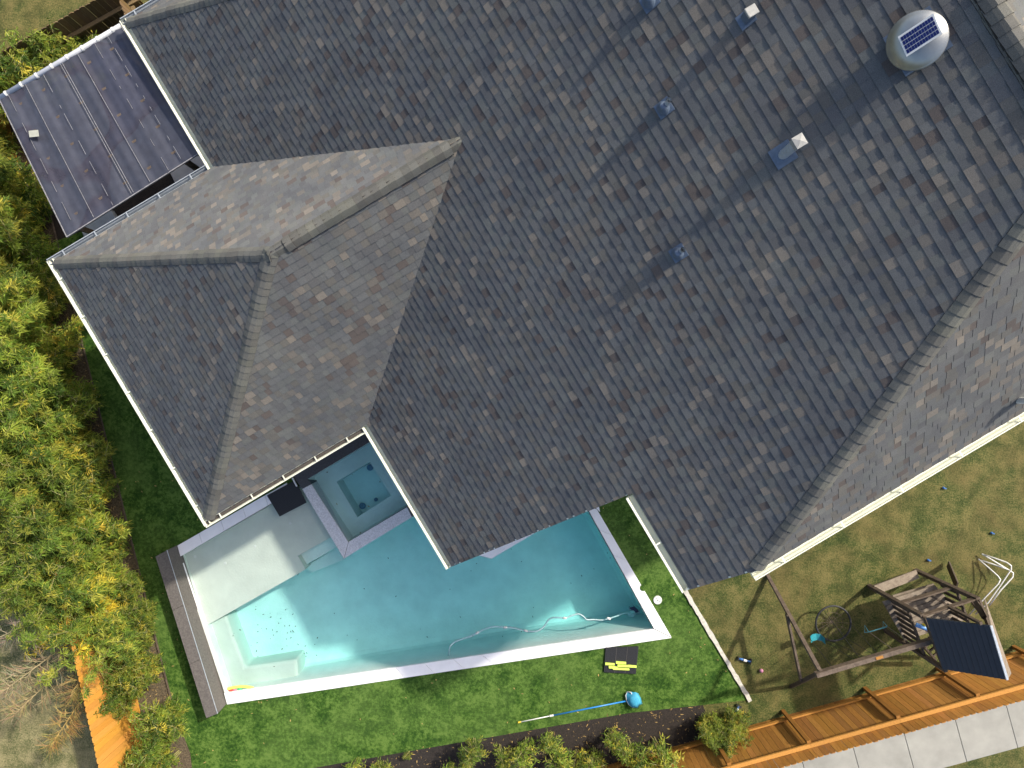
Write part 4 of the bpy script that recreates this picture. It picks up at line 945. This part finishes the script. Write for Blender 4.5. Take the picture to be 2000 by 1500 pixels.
# ================================================================== PLAYSET
ps = thing('playset', P(1800, 1200, 0), 'weathered dark wooden playset with swing beam and blue-black roof', 'playset')
def bar(name, a, b, w=.09, h=.09, mat=M_PLAY, up=UP, tint=1.0, parent=None):
    m = MB(); m.beam(a, b, w, h, up, (tint,) * 3); return m.build(name, mat, parent or ps, bevel=.004)
ZB = 2.3
bt0, bt1 = P(1593, 1318, ZB), P(1822, 1250, ZB)
bar('swing_beam', bt0, bt1, .10, .14, tint=1.25)
apex = bt0.lerp(bt1, .05) - UP * .05
la0, lb0 = P(1498, 1122, 0), P(1545, 1341, 0)
bar('leg', la0, apex + (apex - la0).normalized() * .08, .085, .085, tint=1.1); bar('leg', lb0, apex + (apex - lb0).normalized() * .08, .085, .085, tint=.8)
bar('cross_brace', la0.lerp(apex, .44) + Vector((-.05, 0, 0)), lb0.lerp(apex, .44) + Vector((-.05, 0, 0)), .05, .12, tint=1.1)
bar('beam_bracket', bt0.lerp(bt1, .50) + UP * .075, bt0.lerp(bt1, .56) + UP * .075, .06, .02, mat=M_FENCE)
# tower on four posts
B1, B2, B4, B3 = P(1697, 1144, 0), P(1788, 1114, 0), P(1729, 1231, 0), P(1820, 1201, 0)
def at(p, z): return Vector((p.x, p.y, z))
for p, z in ((B1, 2.35), (B2, 2.42), (B4, 2.5), (B3, 2.5)): bar('post', p, at(p, z), .09, .09, up=B2 - B1)
bar('plank', at(B1, 1.42), at(B2, 1.50), .035, .15, up=UP, tint=1.2); bar('plank', at(B1, 2.30), at(B2, 2.34), .035, .14, tint=1.2)
bar('top_rail', at(B1, 2.42), at(B4, 2.45), .05, .12); bar('top_rail', at(B2, 2.42), at(B3, 2.45), .05, .12)
bar('bench_plank', P(1710, 1152, .25), P(1792, 1121, .25), .22, .04, M_PLAYL, tint=1.2); bar('lower_rail', at(B1, .12), at(B2, .12), .05, .06, M_PLAYL)
bar('bench_plank', P(1744, 1166, .7), P(1824, 1143, .7), .09, .04, M_PLAYL, tint=1.0)
m = MB(); z = 1.0; q = PP([(1724, 1175), (1826, 1143), (1890, 1210), (1768, 1252)], z)
for i in range(9):
    f0, f1 = i / 9 + .006, (i + 1) / 9 - .006; c = (R.uniform(.8, 1.15),) * 3
    m.prism([q[0].lerp(q[3], f0), q[1].lerp(q[2], f0), q[1].lerp(q[2], f1), q[0].lerp(q[3], f1)], z - .04, z, c)
m.build('deck', M_PLAYL, ps)
def slatwall(a, b, z0, z1, n, tint=.9):
    m = MB()
    for i in range(n):
        t_ = (i + .5) / n; p = a.lerp(b, t_); m.beam(at(p, z0), at(p, z1), .085, .025, up=(b - a).normalized().cross(UP), col=(tint,) * 3)
    m.beam(at(a, z1 - .06), at(b, z1 - .06), .04, .08); m.build('slat_wall', M_PLAY, ps)
slatwall(B1, B4, 1.0, 1.78, 8, .6); slatwall(B2, B3, 1.0, 1.7, 7, .65)
m = MB(); m.beam(P(1852, 1102, .1), P(1869, 1144, 1.3), .16, .035, up=Vector((.6, -.3, .7)), col=(.8,) * 3); m.build('climbing_board', M_PLAY, ps)
bar('diagonal_brace', P(1808, 1158, 1.2), P(1890, 1204, 1.3), .05, .07); bar('diagonal_brace', at(B2, 2.0), at(B2.lerp(B3, .4), 2.4), .05, .07)
bar('diagonal_brace', at(B2, 2.25), P(1922, 1206, 2.9), .06, .10); bar('gable_post', at(B1.lerp(B2, .5), 2.34), at(B1.lerp(B2, .5), 3.4), .06, .06, up=B2 - B1)
bar('ladder_rail', P(1800, 1258, 1.5), P(1826, 1288, .4), .05, .09, tint=.7); bar('ladder_rail', P(1816, 1246, 1.5), P(1842, 1274, .4), .05, .09, tint=.7)
for k in range(3): bar('rung', P(1800, 1258, 1.5).lerp(P(1826, 1288, .4), .2 + .3 * k), P(1816, 1246, 1.5).lerp(P(1842, 1274, .4), .2 + .3 * k), .04, .05, tint=.7)
# gabled roof
E0, E1 = P(1809, 1206, 2.62), P(1842, 1306, 2.62); R0, R1 = P(1934, 1221, 3.45), P(1966, 1327, 3.45)
F0, F1 = P(1922, 1171, 2.62), P(1973, 1316, 2.75)
nl = (E1 - E0).cross(R0 - E0).normalized(); nl = nl if nl.z > 0 else -nl; nr = (F1 - F0).cross(R0 - F0).normalized(); nr = nr if nr.z > 0 else -nr
for (a0, a1, n_, nm) in ((E0, E1, nl, 'x'), (F0, F1, nr, 'y')):
    m = MB(); K = 11 if nm == 'x' else 5
    for i in range(K):
        s0, s1 = i / K, (i + 1) / K - .006
        p = [a0.lerp(R0, s0), a1.lerp(R1, s0), a1.lerp(R1, s1), a0.lerp(R0, s1)]
        h0, h1 = .024, .012; vs = [p[0] + n_ * h0, p[1] + n_ * h0, p[2] + n_ * h1, p[3] + n_ * h1] + [x - n_ * .01 for x in p]
        m.mesh(vs, [(0, 1, 2, 3), (7, 6, 5, 4), (0, 4, 5, 1), (1, 5, 6, 2), (2, 6, 7, 3), (3, 7, 4, 0)])
    m.build('roof_panel', M_PROOF if nm == 'x' else M_PLAYL, ps)
bar('ridge_board', R0 + UP * .02, R1 + UP * .02, .05, .03, M_METAL); 
m = MB(); m.poly([E1 - UP * .02, R1 - UP * .03, F1 - UP * .02]); m.build('gable_board', M_PLAY, ps)
t = thing('toy_telescope', P(1800, 1222, 2.0), 'blue toy telescope with yellow ring fixed by the playset roof', 'telescope')
m = MB(); m.tube([P(1789, 1220, 2.1), P(1818, 1231, 2.2)], [.05, .05], 12); m.build('barrel', simple('sky_blue_plastic', (.16, .36, .75), .4), t, smooth=True)
m = MB(); m.tube([P(1802, 1219, 2.15), P(1806, 1221, 2.2), P(1810, 1223, 2.15)], .025, 8); m.build('ring', M_YELL, t)
# swings (hang from the beam)
def hang(x, y, z, tx): 
    return [P(x, y, z), bt0.lerp(bt1, tx) - UP * .06]
t = thing('belt_swing', P(1594, 1243, .5), 'teal belt swing seat hanging from the swing beam near the lone legs', 'swing')
sp_ = [P(x, y, z) for x, y, z in ((1583, 1243, .62), (1587, 1239, .52), (1594, 1237.5, .47), (1603, 1239, .5), (1611, 1246, .62))]
m = MB(); off = Vector((.02, -.16, 0)); vs = []
for p in sp_: vs += [p, p + off, p + off - UP * .015, p - UP * .015]
m.mesh(vs, [(i * 4 + k, i * 4 + (k + 1) % 4, (i + 1) * 4 + (k + 1) % 4, (i + 1) * 4 + k) for i in range(4) for k in range(4)] + [(0, 1, 2, 3), (19, 18, 17, 16)]); m.build('seat', M_TEAL, t)
for p, tx in ((sp_[0] + off / 2, .16), (sp_[-1] + off / 2, .36)):
    m = MB(); m.tube([p, bt0.lerp(bt1, tx) - UP * .07], .006, 5); m.build('chain', M_BLACK, t)
t = thing('nest_swing', P(1627, 1217, .4), 'round black web nest swing hanging above the lawn', 'swing')
c = P(1627.5, 1217.5, .42); rad = 34 / FPX * (CAMZ - .42)
m = MB(); m.tube([c + Vector((math.cos(k * math.pi / 24) * rad, math.sin(k * math.pi / 24) * rad, 0)) for k in range(49)], .024, 8, cap=False); m.build('hoop', M_BLACK, t, smooth=True)
m = MB()
for k in range(8):
    d_ = Vector((math.cos(k * math.pi / 8), math.sin(k * math.pi / 8), 0)) * rad; m.tube([c - d_, c - UP * .10, c + d_], .0045, 4)
for r_ in (.3, .6): m.tube([c + Vector((math.cos(k * math.pi / 12), math.sin(k * math.pi / 12), 0)) * rad * r_ - UP * .10 * (1 - r_) for k in range(25)], .004, 4, cap=False)
m.build('web', M_PLAY, t)
for k, tx in ((.0, .55), (2.2, .40), (4.0, .45), (5.4, .52)):
    m = MB(); m.tube([c + Vector((math.cos(k), math.sin(k), 0)) * rad, bt0.lerp(bt1, tx) - UP * .07], .006, 5); m.build('rope', M_BLACK, t)
t = thing('trapeze_swing', P(1714, 1230, .9), 'teal trapeze bar with triangular rings hanging beside the playset tower', 'swing')
a, b = P(1697, 1234.5, .9), P(1733, 1223.5, .9); M_TL = simple('pale_teal', (.10, .36, .38), .5)
m = MB(); m.tube([a, b], .014, 8); m.build('bar', M_TL, t)
for p, o2 in ((a, Vector((-.10, .06, 0))), (b, Vector((-.10, .02, 0)))):
    m = MB(); q1 = p + o2 + Vector((0, .1, 0)); q2 = p + o2 + Vector((.0, -.07, 0)); m.tube([p, q1, q2, p], .011, 6); m.build('ring', M_TL, t)
for p, tx in ((a, .68), (b, .84)):
    m = MB(); m.tube([p, bt0.lerp(bt1, tx) - UP * .07], .010, 5); m.build('rope', M_PLAYL, t)
# white bent tubes
t = thing('tube_frame', P(1940, 1150, 0), 'folded white tubular metal frame standing on grass beside the playset', 'tube frame')
for pts3 in ([(1911, 1092, .1), (1930, 1108, .25), (1949, 1125, .4), (1954, 1132, .45), (1950, 1140, .45), (1925, 1166, .35), (1893, 1201, .2)],
             [(1918, 1082, .1), (1945, 1091, .3), (1967, 1099, .45), (1975, 1105, .5), (1975, 1112, .5), (1955, 1142, .4), (1930, 1177, .3), (1905, 1200, .15)],
             [(1915, 1094, .1), (1940, 1102, .25), (1970, 1113, .4), (1979, 1119, .45), (1978, 1127, .45), (1955, 1152, .4), (1932, 1183, .3)],
             [(1918, 1082, .12), (1940, 1095, .12), (1968, 1112, .3)]):
    m = MB(); m.tube([P(*p) for p in pts3], .017, 8); m.build('tube', M_WHITE, t, smooth=True)
# ================================================================== LITTER
rr = random.Random(5); m = MB()
def inpoly(x, y, poly):
    c = False; n = len(poly)
    for i in range(n):
        x1, y1 = poly[i]; x2, y2 = poly[(i + 1) % n]
        if (y1 > y) != (y2 > y) and x < (x2 - x1) * (y - y1) / (y2 - y1) + x1: c = not c
    return c
k = 0
while k < 120:
    x, y = rr.uniform(140, 1480), rr.uniform(900, 1500)
    if not inpoly(x, y, TURF) or inpoly(x, y, WATER) : continue
    if rr.random() < .5 and x > 420: continue
    f = rr.uniform(.6, 1.4); leaf(m, P(x, y, .03), rdir(rr, -.1, .1), UP, rr.uniform(.03, .08), rr.uniform(.015, .03), (f, f * .95, f * .7)); k += 1
MUL = [(380, 1540), (735, 1478), (1230, 1392), (1372, 1376), (1400, 1440), (1350, 1490)]; BED = [(105, 470), (150, 620), (318, 1296), (345, 1400), (300, 1420), (252, 1296), (80, 560)]
for poly_, cnt, (xa, xb, ya, yb) in ((MUL, 420, (600, 1390, 1370, 1500)), (BED, 700, (90, 350, 560, 1420))):
    k = 0
    while k < cnt:
        x, y = rr.uniform(xa, xb), rr.uniform(ya, yb)
        if not inpoly(x, y, poly_): continue
        f = rr.choice((.25, .35, .5, .8, 1.1)); leaf(m, P(x, y, .02), rdir(rr, -.05, .25), UP, rr.uniform(.03, .11), rr.uniform(.008, .025), (f, f * .9, f * .7)); k += 1
tag(m.build('fallen_leaves', M_FALL), 'tiny dry leaves and straw scattered over turf and planting beds', 'leaves', kind='stuff')
m = MB()
for i in range(80):
    x, y = (rr.gauss(540, 45), rr.gauss(1235, 30)) if i < 45 else (rr.uniform(480, 1230), rr.uniform(1060, 1290))
    if not inpoly(x, y, WATER): continue
    z = -.057 if rr.random() < .5 else -1.0
    leaf(m, P(x, y, z), rdir(rr, -.05, .05), UP, rr.uniform(.02, .07), rr.uniform(.012, .03), (.12, .12, .10))
tag(m.build('pool_debris', M_FALL), 'dark leaf bits drifting in the pool', 'debris', kind='stuff')
